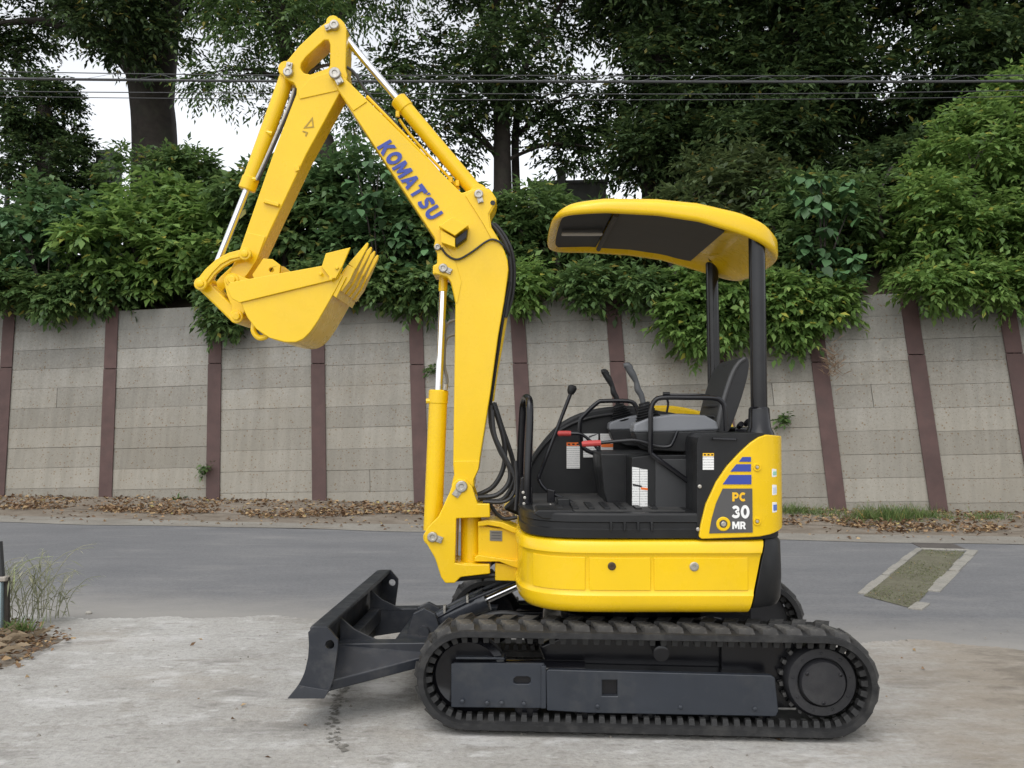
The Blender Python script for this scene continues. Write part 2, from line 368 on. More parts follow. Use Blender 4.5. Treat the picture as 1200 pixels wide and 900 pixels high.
pin(arm, 392, 30, -AY - 0.006, 0.026, 0.03, True, R(200)); pin(arm, 338, 85, -AY - 0.006, 0.026, 0.03, True, R(80))
# warning triangle on the arm: thin dark outline
tri = [H(372, 138, -AY), H(357.5, 150, -AY), H(367.5, 150, -AY)]
tri = Hs([(366.5, 137), (355.5, 150.5), (368, 149.5)], -AY); tin = Hs([(365.2, 140.8), (359, 148.8), (366.3, 148.2)], -AY)
v, f = fill_vf([tri, tin], -AY - 0.0015, 0.002); obj('warning_triangle', v, f, mat('faded_print', (0.38, 0.25, 0.03), 0.6), arm)
v, f = prism_vf(Hs([(355, 153), (361, 155), (359, 160), (357.5, 159.5), (358.6, 156), (354.5, 154.6)], -AY), -AY - 0.0025, -AY + 0.001); obj('warning_mark', v, f, MATS['faded_print'], arm)

# ---------------- cylinders
def cylinder_part(name, p0, p1, r, parent, material, hd=1.12, seg=24):
    p0 = Vector(p0); p1 = Vector(p1); ln = (p1 - p0).length
    pr = [(0, r * 0.55), (0.004, r), (ln - 0.075, r), (ln - 0.07, r * hd), (ln - 0.006, r * hd), (ln, r * hd - 0.006), (ln, r * 0.5)]
    v, f = lathe_vf(p0, p1 - p0, pr, seg); return obj(name, v, f, material, parent, angle=30)
def rod_part(p0, p1, r, parent, name='chrome_rod'):
    v, f = lathe_vf(p0, Vector(p1) - Vector(p0), [(0, r * .9), (0.002, r), ((Vector(p1) - Vector(p0)).length, r)], 20); return obj(name, v, f, CHROME, parent)
def eye_part(c, r, hw, parent, material=None, name='rod_eye'):
    v, f = lathe_vf(Vector(c) + Vector((0, hw, 0)), (0, -1, 0), [(0, r - .004), (0.004, r), (2 * hw - .004, r), (2 * hw, r - .004)], 20); return obj(name, v, f, material or YEL, parent)
# arm cylinder on top of the boom
c = cylinder_part('arm_cylinder', H(560, 227.5, 0), H(466, 116, 0), 0.042, EX, YEL)
rod_part(H(470, 121, 0), H(396, 34, 0), 0.020, c); eye_part(H(561, 228, 0), 0.045, 0.06, c, name='barrel_eye'); eye_part(H(392, 30, 0), 0.036, 0.05, c)
w = [H(538, 221, -0.02), H(525, 206, -0.045), H(505, 182, -0.045), H(480, 152, -0.045), H(470, 143, -0.03)]
for dd in (0.0,):
    v, f = tube_vf([H(a, b, 0.0) for a, b in ((538, 222), (528, 210), (500, 180), (480, 157), (468, 140))], 0.008, 8, 4); obj('cylinder_line', v, f, YEL, c)
for a, b in ((466, 137), (528, 214), (536, 218)):
    v, f = lathe_vf(H(a, b, -0.02), (0, 0, 1), [(0, 0.012), (0.03, 0.012)], 8); obj('line_clamp', v, f, YEL, c)
# hose that runs up the top of the boom
v, f = tube_vf([H(a, b, -0.05) for a, b in ((405, 78), (414, 84), (422, 96), (430, 108), (446, 127), (462, 143), (475, 160), (500, 190), (520, 212))], 0.008, 8, 6); obj('boom_line', v, f, HOSE, EX)
v, f = tube_vf([H(a, b, -0.07) for a, b in ((430, 113), (462, 146), (500, 186), (522, 212))], 0.009, 8, 6); obj('boom_line', v, f, YEL, EX)
v, f = tube_vf([H(a, b, 0.03) for a, b in ((362, 87), (368, 81), (380, 77), (388, 76), (396, 78), (404, 77))], 0.009, 8, 6); obj('arm_hose', v, f, HOSE, EX)
# bucket cylinder in front of the arm
c = cylinder_part('bucket_cylinder', H(337, 89, 0), H(289, 223, 0), 0.0415, EX, YEL)
rod_part(H(291, 218, 0), H(247, 328, 0), 0.019, c); eye_part(H(338, 85, 0), 0.042, 0.06, c, name='barrel_eye'); eye_part(H(244, 332, 0), 0.034, 0.045, c)
for off, mtl in ((0, STEEL), (2.4, HOSE)):
    v, f = tube_vf([H(a + off, b, -0.03) for a, b in ((345, 104), (338, 125), (323, 160), (308, 194), (300, 211))], 0.009, 8, 4); obj('cylinder_line', v, f, mtl, c)
for a, b in ((319, 157), (300, 211)):
    v, f = lathe_vf(H(a, b, -0.03), (-1, 0, 0.3), [(0, 0.013), (0.035, 0.013)], 8); obj('line_clamp', v, f, YEL, c)
# boom cylinder
c = cylinder_part('boom_cylinder', H(507, 622, 0), H(514, 457, 0), 0.050, EX, YEL, 1.06)
rod_part(H(514, 460, 0), H(519.3, 338, 0), 0.021, c)
v, f = lathe_vf(H(519, 342, 0), H(520, 314, 0) - H(519, 342, 0), [(0, 0.02), (0.004, 0.024), (0.12, 0.024)], 20); obj('rod_end', v, f, YEL, c); eye_part(H(520, 314, 0), 0.036, 0.06, c)
eye_part(H(507, 628, 0), 0.045, 0.06, c, name='barrel_eye')
v, f = lathe_vf(H(522, 457, -0.03), (0, 0, 1), [(0, 0.012), (0.03, 0.012)], 8); obj('line_clamp', v, f, STEEL, c)
v, f = lathe_vf(H(506, 470, -0.02), (-1, 0, 0), [(0, 0.014), (0.03, 0.014)], 8); obj('line_clamp', v, f, YEL, c)

# ---------------- bucket and its linkage
BW = 0.235                                   # half width of the bucket
bk = Hs([(268, 345), (272, 341), (385, 312), (404, 325), (399, 341), (390, 357), (378, 377), (366, 394), (352, 404), (340, 405), (322, 401), (305, 392), (293, 378), (285, 364), (280, 352)], -BW)
bk_in = []
me_b = MB()
def curve_shell(outer, y0, y1, t):
    """bucket skin: the curved bottom line from the hinge round to the lip, given thickness t"""
    n = len(outer); cx = sum(p.x for p in outer) / n; cz = sum(p.z for p in outer) / n; v = []; f = []
    for y in (y0, y1):
        for p in outer: v.append((p.x, y, p.z))
    for y in (y0 + 0.01, y1 - 0.01):
        for p in outer:
            d = Vector((cx - p.x, 0, cz - p.z)).normalized() * t; v.append((p.x + d.x, y, p.z + d.z))
    for i in range(n - 1):
        f.append((i, i + 1, n + i + 1, n + i)); f.append((2 * n + i, 3 * n + i, 3 * n + i + 1, 2 * n + i + 1))
        f.append((i, 2 * n + i, 2 * n + i + 1, i + 1)); f.append((n + i, n + i + 1, 3 * n + i + 1, 3 * n + i))
    f.append((0, n, 3 * n, 2 * n)); f.append((n - 1, 3 * n - 1, 4 * n - 1, 2 * n - 1))
    return v, f
skin = Hs([(279, 341), (283, 356), (290, 372), (301, 386), (316, 396), (334, 401), (347, 401), (356, 397), (364, 389), (373, 376), (384, 357), (394, 339), (402, 324)], -BW)
v, f = curve_shell(catmull(skin, 3), -BW, BW, 0.014)
bucket = obj('bucket', v, f, YEL, EX, 0.004, angle=40)
side = [(270, 343), (275, 339), (388, 310), (402, 323), (394, 339), (384, 357), (373, 376), (364, 389), (356, 397), (347, 401), (334, 401), (316, 396), (301, 386), (290, 372), (283, 356)]
for s in (-1, 1):
    q = Hs(side, -BW); v, f = prism_vf(q, s * BW - (0.006 if s < 0 else 0.014), s * BW + (0.014 if s < 0 else 0.006)); obj('side_wall', v, f, YEL, bucket, 0.004)
    q = Hs([(266, 338), (270, 331), (384, 310.5), (402, 314), (396, 327), (281, 355), (272, 350)], -BW - 0.012)
    v, f = prism_vf(q, s * BW - 0.014 * (1 if s < 0 else -1) - 0.006, s * BW - 0.014 * (1 if s < 0 else -1) + 0.008); obj('side_strip', v, f, YEL, bucket, 0.004)
    q = Hs([(377, 313), (382, 297), (411, 290), (402, 311), (394, 326), (388, 327)], -BW - 0.03)
    v, f = prism_vf(q, s * BW - s * 0.0 - 0.030 * (1 if s < 0 else -1) - 0.006, s * BW - 0.030 * (1 if s < 0 else -1) + 0.008); obj('side_cutter', v, f, YEL, bucket, 0.003)
    if s < 0:
        for a, b in ((376, 321), (395, 314), (388, 327)):
            v, f = lathe_vf(H(a, b, -BW - 0.034), (0, -1, 0), [(0, 0.010), (0.012, 0.010), (0.014, 0.007)], 6); obj('bolt', v, f, YEL, bucket)
# teeth along the lip: adapter and pointed tip
for i in range(4):
    yc = -BW + 0.055 + i * (2 * BW - 0.11) / 3
    for nm, pts, w0, w1 in (('tooth_adapter', [(395, 336), (403, 319), (409, 311.5), (418, 316), (412, 329), (402, 343)], 0.043, 0.042), ('tooth_tip', [(409.5, 311), (430, 284), (432, 285), (431, 290), (418, 316.5)], 0.046, 0.008)):
        q = Hs(pts, -BW + 0.05); cz = [(p.x, p.z) for p in q]; n = len(q)
        base = Vector((q[0].x, q[0].z)); far = max((Vector(k) - base).length for k in cz)
        wd = [w0 + (w1 - w0) * (Vector(k) - base).length / far for k in cz]
        v = [(x, yc - wd[k], z) for k, (x, z) in enumerate(cz)] + [(x, yc + wd[k], z) for k, (x, z) in enumerate(cz)]
        f = [tuple(range(n)), tuple(range(2 * n - 1, n - 1, -1))] + [(k, k + n, (k + 1) % n + n, (k + 1) % n) for k in range(n)]
        obj(nm, v, f, YEL, bucket, 0.004)
v, f = prism_vf(Hs([(390, 346), (402, 322), (406, 324.5), (394, 349)], -BW), -BW, BW); obj('cutting_edge', v, f, YEL, bucket, 0.003)
# ears of the bucket that hold the pins
for s in (-1, 1):
    y0 = s * 0.115; q = Hs([(262, 327), (267, 321), (276, 321), (300, 330), (300, 346), (284, 370), (278, 376), (271, 372), (272, 360), (266, 345)], -0.12)
    v, f = prism_vf(q, y0 - 0.012, y0 + 0.012); obj('bucket_ear', v, f, YEL, bucket, 0.004)
    q = Hs([(296, 322), (309, 303), (320, 304), (329, 311), (328, 321), (320, 327), (300, 332)], -0.12)
    hole = [(p[0], p[1]) for p in circle_pts(H(318.5, 316.5, -0.12).x, H(318.5, 316.5, -0.12).z, 0.013, 14)]
    v, f = fill_vf([q, hole], y0, 0.026); obj('hook_plate', v, f, YEL, bucket, 0.003)
for a, b in ((272, 328), (277, 371)):
    c = H(a, b, -0.13); c.y = 0; eye_part(c, 0.036, 0.135, bucket, name='pin_boss')
for a, b, y in ((272, 328, -0.133), (277.5, 371, -0.133)):
    v, f = lathe_vf(H(a, b, y) + Vector((0, .01, 0)), (0, -1, 0), [(0, 0.02), (0.024, 0.02), (0.027, 0.016)], 18); obj('pivot_pin', v, f, YEL, bucket)
v, f = tube_vf([H(298, 378, -0.2) , H(297, 387, -0.2), H(300, 393, -0.2), H(305, 396, -0.2), H(312, 394, -0.2), H(316, 388, -0.2)], 0.015, 10, 5); obj('lifting_eye', v, f, YEL, bucket)
# curved side links and the straight bucket link
for s in (-1, 1):
    q = Hs([(229, 331), (233, 325), (240, 316), (253, 304), (268, 296), (284, 292), (294, 294), (296, 301), (290, 305), (283, 304), (272, 307), (262, 313), (252, 322), (244, 333), (239, 338), (232, 338)], -0.135)
    v, f = prism_vf(q, s * 0.125 - 0.013, s * 0.125 + 0.013); lk = obj('curved_link', v, f, YEL, EX, 0.005)
    if s < 0:
        q = Hs([(236, 329), (243, 319), (255, 308), (268, 301), (282, 297.5), (284, 301), (270, 304), (259, 310), (249, 320), (241, 331)], -0.14)
        v, f = prism_vf(q, -0.146, -0.134); obj('link_rib', v, f, YEL, lk, 0.004)
        for a, b in ((236, 333), (288, 298)):
            v, f = lathe_vf(H(a, b, -0.14), (0, -1, 0), [(0, 0.034), (0.016, 0.034), (0.02, 0.03), (0.02, 0.019), (0.03, 0.019), (0.032, 0.015)], 20); obj('pin_boss', v, f, YEL, lk)
q = Hs([(229, 336), (236, 327), (244, 331), (283, 366), (285, 374), (279, 380), (271, 377)], -0.1)
v, f = prism_vf(q, -0.10, -0.04); lk = obj('bucket_link', v, f, YEL, EX, 0.012)
v, f = prism_vf(q, 0.04, 0.10); obj('link_arm', v, f, YEL, lk, 0.012)
v, f = prism_vf(Hs([(250, 340), (255, 336), (268, 348), (263, 353)], 0), -0.05, 0.05); obj('link_web', v, f, YEL, lk, 0.008)

# ---------------- swing bracket and boom post
sb_px = [(545, 562), (553, 569), (556, 578), (560, 590), (574, 590), (574.5, 606), (535, 607.5), (533.5, 659.5), (545, 661), (574, 661), (574.5, 672), (540, 676), (533, 683), (522, 683), (517, 676), (510, 654), (498, 633), (498, 624), (502, 617), (514, 605), (527, 577), (531, 566), (537, 561)]
for s in (-1, 1):
    o = hprism('bracket_cheek', sb_px, s * 0.118 - 0.014, s * 0.118 + 0.014, YEL, EX, 0.006, yt=-0.12)
sw = hprism('swing_bracket', [(530, 583), (556, 582), (560, 590.5), (573.5, 590.5), (573.8, 605.5), (534, 607), (532.5, 659.8), (573.5, 661.5), (573.8, 671.5), (538, 675), (532, 682), (523, 682), (518, 675), (513, 655), (520, 640), (521, 612)], -0.104, 0.104, YEL, EX, 0.006, yt=-0.12)
pin(sw, 507, 629, -0.132, 0.027, 0.03, True, R(-20))
v, f = lathe_vf(H(552, 662, 0) , (0, 0, 1), [(0, 0.055), (0.26, 0.055)], 24); obj('swing_post', v, f, YEL, EX)
v, f = prism_vf(Hs([(560, 611), (572, 609), (590, 612), (606, 619), (612, 619), (612, 626), (600, 624), (586, 618), (572, 615.5), (560, 617)], -0.1), -0.11, 0.11); hm = obj('house_mount', v, f, YEL, EX, 0.006)
v, f = prism_vf(Hs([(560, 616), (612, 623), (612, 662), (560, 656)], -0.1), -0.085, 0.085); obj('mount_web', v, f, YEL, hm, 0.006)
v, f = prism_vf(Hs([(556, 653), (560, 650), (600, 656), (612, 656), (612, 667), (600, 664), (585, 658), (556, 658)], -0.1), -0.11, 0.11); obj('mount_flange', v, f, YEL, hm, 0.005)
v, f = prism_vf(Hs([(580, 660), (612, 664), (612, 682), (580, 681)], -0.1), -0.09, 0.09); obj('mount_foot', v, f, YEL, hm, 0.006)
v, f = prism_vf(Hs([(574, 621.5), (588.5, 622), (588.5, 634), (574, 633.5)], -0.085), -0.0885, -0.084); pl = obj('serial_plate', v, f, mat('plate_grey', (0.20, 0.19, 0.17), 0.35, metal=0.4), hm)
for k in range(3):
    v, f = prism_vf(Hs([(576, 623.5 + 3.2 * k), (587, 623.8 + 3.2 * k), (587, 625.2 + 3.2 * k), (576, 624.9 + 3.2 * k)], -0.0885), -0.0897, -0.088); obj('plate_print', v, f, DECALG, hm)
v, f = tube_vf([H(532, 679, -0.05), H(550, 677, -0.06), H(580, 674, -0.06), H(604, 672, -0.05)], 0.013, 8, 4); obj('swing_hose', v, f, HOSE, EX)
v, f = tube_vf([H(536, 675, 0.0), H(550, 674, 0.0), H(580, 672, 0.0), H(604, 674, 0.0)], 0.012, 8, 4); obj('swing_hose', v, f, HOSE, EX)
# ---------------- house: plan outline, skirt, counterweight, covers
half = [(-0.63, 0), (-0.63, -0.2), (-0.62, -0.4), (-0.585, -0.55), (-0.50, -0.655), (-0.38, -0.705), (-0.2, -0.72), (0.0, -0.72), (0.2, -0.72), (0.36, -0.72), (0.47, -0.715), (0.56, -0.675), (0.615, -0.59), (0.645, -0.42), (0.66, -0.2), (0.665, 0)]
plan0 = [Vector((a, b)) for a, b in half] + [Vector((a, -b)) for a, b in half[-2:0:-1]]
PLAN = catmull([(p.x, p.y, 0) for p in plan0], 4, True)
def plan_off(d):
    n = len(PLAN); out = []
    for i in range(n):
        t = (PLAN[(i + 1) % n] - PLAN[i - 1]).normalized(); nn = Vector((t.y, -t.x, 0)); out.append(PLAN[i] + nn * d)
    return out
_t = plan_off(0.01); SGN = 1.0 if max(p.x for p in _t) > max(p.x for p in PLAN) else -1.0
def volume_vf(levels):
    n = len(PLAN); v = []; f = []
    for z, ins in levels: v += [(p.x, p.y, z) for p in plan_off(-ins * SGN)]
    for k in range(len(levels) - 1):
        for i in range(n): f.append((k * n + i, k * n + (i + 1) % n, (k + 1) * n + (i + 1) % n, (k + 1) * n + i))
    f.append(tuple(range(n - 1, -1, -1))); f.append(tuple(range((len(levels) - 1) * n, len(levels) * n)))
    return v, f
def cut(o, co, no, keep_neg=True):
    bm = bmesh.new(); bm.from_mesh(o.data)
    r = bmesh.ops.bisect_plane(bm, geom=bm.verts[:] + bm.edges[:] + bm.faces[:], plane_co=co, plane_no=no, clear_outer=keep_neg, clear_inner=not keep_neg)
    es = [e for e in bm.edges if e.is_boundary]
    bmesh.ops.holes_fill(bm, edges=es, sides=0)
    bmesh.ops.recalc_face_normals(bm, faces=bm.faces); bm.to_mesh(o.data); bm.free(); o.data.set_sharp_from_angle(angle=R(35)); return o
def boolean(o, other_vf, op='INTERSECT'):
    t = obj('tmp_cut', other_vf[0], other_vf[1], None, EX); md = o.modifiers.new('b', 'BOOLEAN'); md.operation = op; md.object = t; md.solver = 'EXACT'
    bake_mods(o); me = t.data; bpy.data.objects.remove(t); bpy.data.meshes.remove(me)
    o.data.shade_smooth(); o.data.set_sharp_from_angle(angle=R(30)); return o
v, f = volume_vf([(0.548, 0.045), (0.556, 0.022), (0.575, 0.004), (0.60, -0.004), (0.632, -0.006), (0.645, 0.004), (0.66, 0.006), (0.80, 0.006), (0.815, 0.003), (0.826, -0.006), (0.858, -0.004), (0.876, 0.008), (0.884, 0.03)])
house = obj('house_skirt', v, f, YEL, EX, angle=50)
co, no = (0.504, 0, 0.885), (0.335, 0, -0.074)
cut(house, co, no, True); add_bevel(house, 0.008, 2, 50)
v, f = volume_vf([(0.565, 0.05), (0.575, 0.02), (0.60, 0.006), (0.70, 0.0), (0.86, 0.004), (0.884, 0.02), (0.90, 0.03)])
cw_ = obj('counterweight', v, f, BLACKP, EX, angle=50); cut(cw_, (0.512, 0, 0.885), no, False); add_bevel(cw_, 0.012, 3, 50)
def plan_y(x):
    """near side of the plan at x"""
    pts = [p for p in PLAN if p.y < 0]
    pts.sort(key=lambda p: p.x); xs = [p.x for p in pts]; ys = [p.y for p in pts]
    return float(np.interp(x, xs, ys))
def patch(name, x0, x1, z0, z1, out, material, parent, depth=0.015, n=10, bevel=0.003, zs=None):
    xs = [x0 + (x1 - x0) * i / n for i in range(n + 1)]; v = []; f = []
    for x in xs:
        y = plan_y(x); v += [(x, y - out, z0), (x, y - out, z1), (x, y + depth, z1), (x, y + depth, z0)]
    for i in range(n):
        for k in range(4): f.append((4 * i + k, 4 * i + (k + 1) % 4, 4 * i + 4 + (k + 1) % 4, 4 * i + 4 + k))
    f += [(3, 2, 1, 0), (4 * n, 4 * n + 1, 4 * n + 2, 4 * n + 3)]
    return obj(name, v, f, material, parent, bevel, angle=50)
# three panels on the near side of the skirt, with their lock and bolt
patch('skirt_panel', -0.555, -0.318, 0.655, 0.806, -0.001, YEL, house, n=14)
patch('skirt_panel', -0.300, -0.020, 0.655, 0.804, -0.001, YEL, house)
patch('skirt_panel', -0.004, 0.425, 0.655, 0.804, -0.001, YEL, house)
for a, b, mt, r in ((717, 663.5, mat('lock_brown', (0.05, 0.03, 0.012), 0.5), 0.015), (813.5, 664, STEEL, 0.017)):
    c = H(a, b, -0.72); m = MB(); m.add(*lathe_vf(c + Vector((0, 0.01, 0)), (0, -1, 0), [(0, r * 1.25), (0.012, r * 1.25), (0.014, r), (0.018, r * .95), (0.018, r * 0.5), (0.015, r * .4)], 18)); m.build('panel_lock', mt, house)
# black floor of the operator's place
v, f = volume_vf([(0.886, 0.03), (0.892, 0.014), (0.93, 0.012), (0.935, 0.018), (0.96, 0.018), (0.965, 0.012), (0.995, 0.014), (1.004, 0.022)])
floor_ = obj('cab_floor', v, f, BLACKP, EX, angle=50); cut(floor_, (0.2, 0, 0), (1, 0, 0), True)
v, f = box_vf(-0.55, 0.16, -0.62, 0.34, 1.0, 1.0075); obj('floor_mat', v, f, mat('rubber_mat', (0.026, 0.026, 0.026), 0.75, var=0.3, var_scale=12, dirt=(0.09, 0.085, 0.075), dirt_amt=0.6), EX, 0.003)
for i in range(7):
    v, f = box_vf(-0.44 + i * 0.075, -0.41 + i * 0.075, -0.56, -0.26, 1.006, 1.016); obj('tread_strip', v, f, BLACKP, floor_, 0.003)
for i in range(4):
    x = -0.205 + i * 0.062; v, f = box_vf(x, x + 0.012, -0.718, -0.70, 0.925, 0.965); obj('step_rib', v, f, BLACKP, floor_, 0.003)
v, f = prism_vf(Hs([(625, 602), (630, 598), (671, 598), (680, 604), (672, 610), (636, 608)], -0.66), -0.66, -0.42); obj('foot_rest', v, f, BLACKP, floor_, 0.006)
v, f = prism_vf(Hs([(652, 583), (667, 583), (667, 602), (655, 602)], -0.35), -0.42, -0.30); obj('pedal_housing', v, f, BLACKP, floor_, 0.006)

# near rear side panel and yellow cover
vol = lambda d, z0, z1: volume_vf([(z0, d), (z1, d)])
v, f = vol(0.012, 0.886, 1.50)
side_p = obj('side_panel', v, f, BLACKP, EX); boolean(side_p, prism_vf(Hs([(817, 640), (817, 520), (819, 513), (826, 508.5), (893, 507.5), (905, 509), (925, 520), (925, 640)], -0.71), -0.9, -0.36)); add_bevel(side_p, 0.010, 3, 40)
v, f = vol(-0.006, 0.886, 1.50)
cover = obj('engine_cover', v, f, YEL, EX)
cv = [(819, 629), (821, 615), (827, 591), (839, 565), (852, 546), (867, 530), (879, 519), (889, 512.5), (899, 509.5), (907, 510), (930, 512), (930, 621), (905, 627), (890, 629), (822, 631.5)]
boolean(cover, prism_vf(Hs(cv, -0.72), -0.9, -0.40)); add_bevel(cover, 0.014, 3, 40)
# dark rear shell round the tail
v, f = volume_vf([(0.905, 0.012), (1.30, 0.018), (1.35, 0.04), (1.365, 0.07)]); rear = obj('rear_hood', v, f, BLACKP, EX, angle=50); cut(rear, (0.50, 0, 0), (1, 0, 0), False)
# decals on the cover
yd = -0.728
def decal(name, pts, material, y=yd, parent=cover, t=0.0015):
    v, f = prism_vf(Hs(pts, y), y - t, y + 0.004); return obj(name, v, f, material, parent)
decal('decal_panel', [(847, 572.5), (881.5, 572.5), (882, 624), (831, 625), (834, 608), (839, 590)], DECALG)
decal('decal_stripe', [(870, 535.5), (880, 535.5), (880, 541), (866, 541)], BLUE); decal('decal_stripe', [(863, 544), (880, 544), (880, 552.5), (856, 552.5)], BLUE); decal('decal_stripe', [(855, 556.5), (880.5, 556.5), (880.5, 567.5), (847, 567.5)], BLUE)
def deco(name, text, px, py, wpx, hpx, material, slant=0.0):
    a = H(px, py, yd); b = H(px + wpx, py, yd); c = H(px, py - hpx, yd)
    tot = sum(GL[ch][0] for ch in text) + 0.10 * (len(text) - 1)
    return lettering(name, text, (a.x, a.z), ((b.x - a.x) / tot, 0), (0, c.z - a.z), yd - 0.0025, material, cover, gap=0.10)
deco('model_lettering', 'PC', 858, 587.5, 16, 10.5, YPRINT); deco('model_lettering', '30', 857.5, 607, 21, 14.5, WHITE); deco('model_lettering', 'MR', 858, 620, 16, 8.8, WHITE)
def latch(px, py, r, ring=True, y=-0.722):
    c = H(px, py, y); m = MB(); m.add(*lathe_vf(c + Vector((0, 0.006, 0)), (0, -1, 0), [(0, r), (0.008, r), (0.012, r * 0.9), (0.012, r * 0.62), (0.007, r * 0.5), (0.007, 0.01)], 24)); o = m.build('cover_latch', YEL, cover)
    v, f = lathe_vf(c + Vector((0, 0.003, 0)), (0, -1, 0), [(0, r * 0.36), (0.012, r * 0.36), (0.014, r * 0.28)], 12); obj('latch_bolt', v, f, STEEL, cover)
latch(847.5, 614, 0.033, y=-0.727); latch(887, 547.5, 0.019, y=-0.722); latch(887, 611, 0.019, y=-0.722)
for (z0, z1, c1) in ((1.168, 1.208, (0.30, 0.55, 0.42)), (1.085, 1.135, (0.55, 0.60, 0.70)), (1.005, 1.055, (0.10, 0.18, 0.50))):
    xx0, xx1 = 0.545, 0.580
    o = patch('round_sticker', xx0, xx1, z0, z1, 0.0085, WHITE, cover, depth=0.0, n=4, bevel=0.006)
    patch('sticker_print', xx0 + 0.006, xx1 - 0.006, z0 + 0.009, z1 - 0.012, 0.0098, mat('sticker_%.2f' % c1[0], c1, 0.5), cover, depth=0.0, n=3, bevel=0.002)
# caution sticker and handle on the black side panel
ys = -0.7105
def sticker(px0, py0, px1, py1, y, parent, head=None, frac=0.18, material=None, name='caution_sticker', skew=0.0):
    v, f = prism_vf(Hs([(px0, py0), (px1, py0 + skew), (px1, py1 + skew), (px0, py1)], y), y - 0.002, y + 0.003); o = obj(name, v, f, material or STICK, parent)
    if head:
        hh = (py1 - py0) * frac; v, f = prism_vf(Hs([(px0, py0), (px1, py0 + skew), (px1, py0 + hh + skew), (px0, py0 + hh)], y), y - 0.0032, y + 0.002); obj('sticker_header', v, f, head, parent)
        for k in range(3):
            w = (px1 - px0) / 3; a = px0 + w * (k + 0.25); b = px0 + w * (k + 0.8)
            v, f = prism_vf(Hs([(a, py0 + hh * .3), (b, py0 + hh * .3), (b, py0 + hh * .75), (a, py0 + hh * .75)], y), y - 0.004, y - 0.003); obj('header_print', v, f, BLACKP, parent)
    return o
sticker(823.5, 531, 836.5, 550.5, ys, side_p, YPRINT)
v, f = tube_vf([H(836, 514, -0.70), H(836, 514, -0.735), H(862, 515, -0.735), H(863, 515, -0.70)], 0.006, 8); obj('panel_handle', v, f, BLACKM, side_p)
for a, b in ((815.5, 570), (813.5, 620)):
    v, f = lathe_vf(H(a + 4, b, -0.705), (0, -1, 0), [(0, 0.009), (0.012, 0.009), (0.014, 0.006)], 10); obj('bolt', v, f, STEEL, side_p)

# far side: inner black panel, its rim, the yellow right hood
hood = [(606, 604), (612, 575), (620, 545), (640, 516), (661, 496), (688, 483.5), (720, 478), (760, 475.5), (790, 475.5), (822, 482), (846, 492), (862, 504), (862, 604)]
v, f = prism_vf(catmull(Hs(hood, 0.44), 3, True), 0.44, 0.68); obj('right_hood', v, f, YEL, EX, 0.02, 3)
inner = [(606, 604), (611, 575), (619, 543), (639, 514), (660, 494), (688, 481.5), (720, 476), (748, 476), (764, 480), (800, 486), (850, 500), (850, 604)]
v, f = prism_vf(catmull(Hs(inner, 0.36), 3, True), 0.36, 0.445); ip = obj('inner_panel', v, f, BLACKP, EX, 0.018, 3)
rim = Hs([(611, 590), (617, 560), (626, 538), (644, 515), (664, 500), (690, 490), (722, 485), (742, 485)], 0.345)
v, f = tube_vf(rim, 0.010, 8, 4); obj('panel_rim', v, f, BLACKP, ip)
sticker(664, 518.5, 679.5, 549, 0.352, ip, ORANGE, 0.13); sticker(683.5, 508, 701, 536, 0.352, ip); sticker(703, 508, 718.5, 536, 0.352, ip); 
v, f = prism_vf(Hs([(704.5, 520), (718.5, 520), (718.5, 524), (704.5, 524)], 0.35), 0.347, 0.352); obj('sticker_header', v, f, ORANGE, ip)

# seat stand, seat, consoles
v, f = prism_vf(Hs([(703, 531), (739, 531), (800, 531), (800, 592), (711, 591), (707, 575)], -0.22), -0.22, 0.24); stand = obj('seat_stand', v, f, BLACKP, EX, 0.012, 3)
v, f = prism_vf(Hs([(740, 536), (765, 533), (816, 533), (816, 606), (762, 606), (740, 599)], -0.43), -0.43, -0.21); sidebox = obj('stand_side_box', v, f, BLACKP, EX, 0.006)
v, f = prism_vf(Hs([(768, 538), (816, 538), (816, 602), (768, 602)], -0.435), -0.437, -0.42); obj('box_lid', v, f, mat('dark_panel', (0.030, 0.031, 0.033), 0.45, var=0.1, rough_var=0.1), sidebox, 0.003)
sticker(740.8, 547, 749.3, 596, -0.4315, sidebox, skew=1.5); sticker(749.8, 549, 758.8, 598, -0.4315, sidebox, skew=1.5)
v, f = prism_vf(Hs([(751, 571), (759, 572), (759, 574.5), (751, 573.5)], -0.434), -0.4348, -0.433); obj('sticker_print', v, f, ORANGE, sidebox)
v, f = prism_vf(Hs([(741.5, 567), (752, 569), (752, 571), (741.5, 569)], -0.434), -0.4348, -0.433); obj('sticker_print', v, f, BLACKP, sidebox)
v, f = prism_vf(Hs([(756, 500), (846, 505), (846, 532), (760, 530)], -0.2), -0.22, 0.22); obj('seat_cushion', v, f, SEATM, EX, 0.03, 4)
sb = [(876, 419), (871, 418.5), (864, 423), (857, 433), (850, 452), (843, 476), (838, 500), (842, 507), (853, 507), (860, 492), (868, 470), (875, 446), (878, 428)]
v, f = prism_vf(catmull(Hs(sb, -0.22), 3, True), -0.22, 0.23); seat = obj('seat_back', v, f, SEATM, EX, 0.022, 4)
for k in range(6):
    t = k / 5.0; p = H(867 - 26 * t, 424 + 62 * t, -0.22); q = H(864 - 26 * t, 426 + 62 * t, -0.22)
    v, f = tube_vf([(q.x + 0.004, -0.185, q.z), (q.x - 0.006, 0.0, q.z), (q.x + 0.004, 0.19, q.z)], [0.006, 0.009, 0.006], 8, 5); obj('seat_pleat', v, f, SEATM, seat)
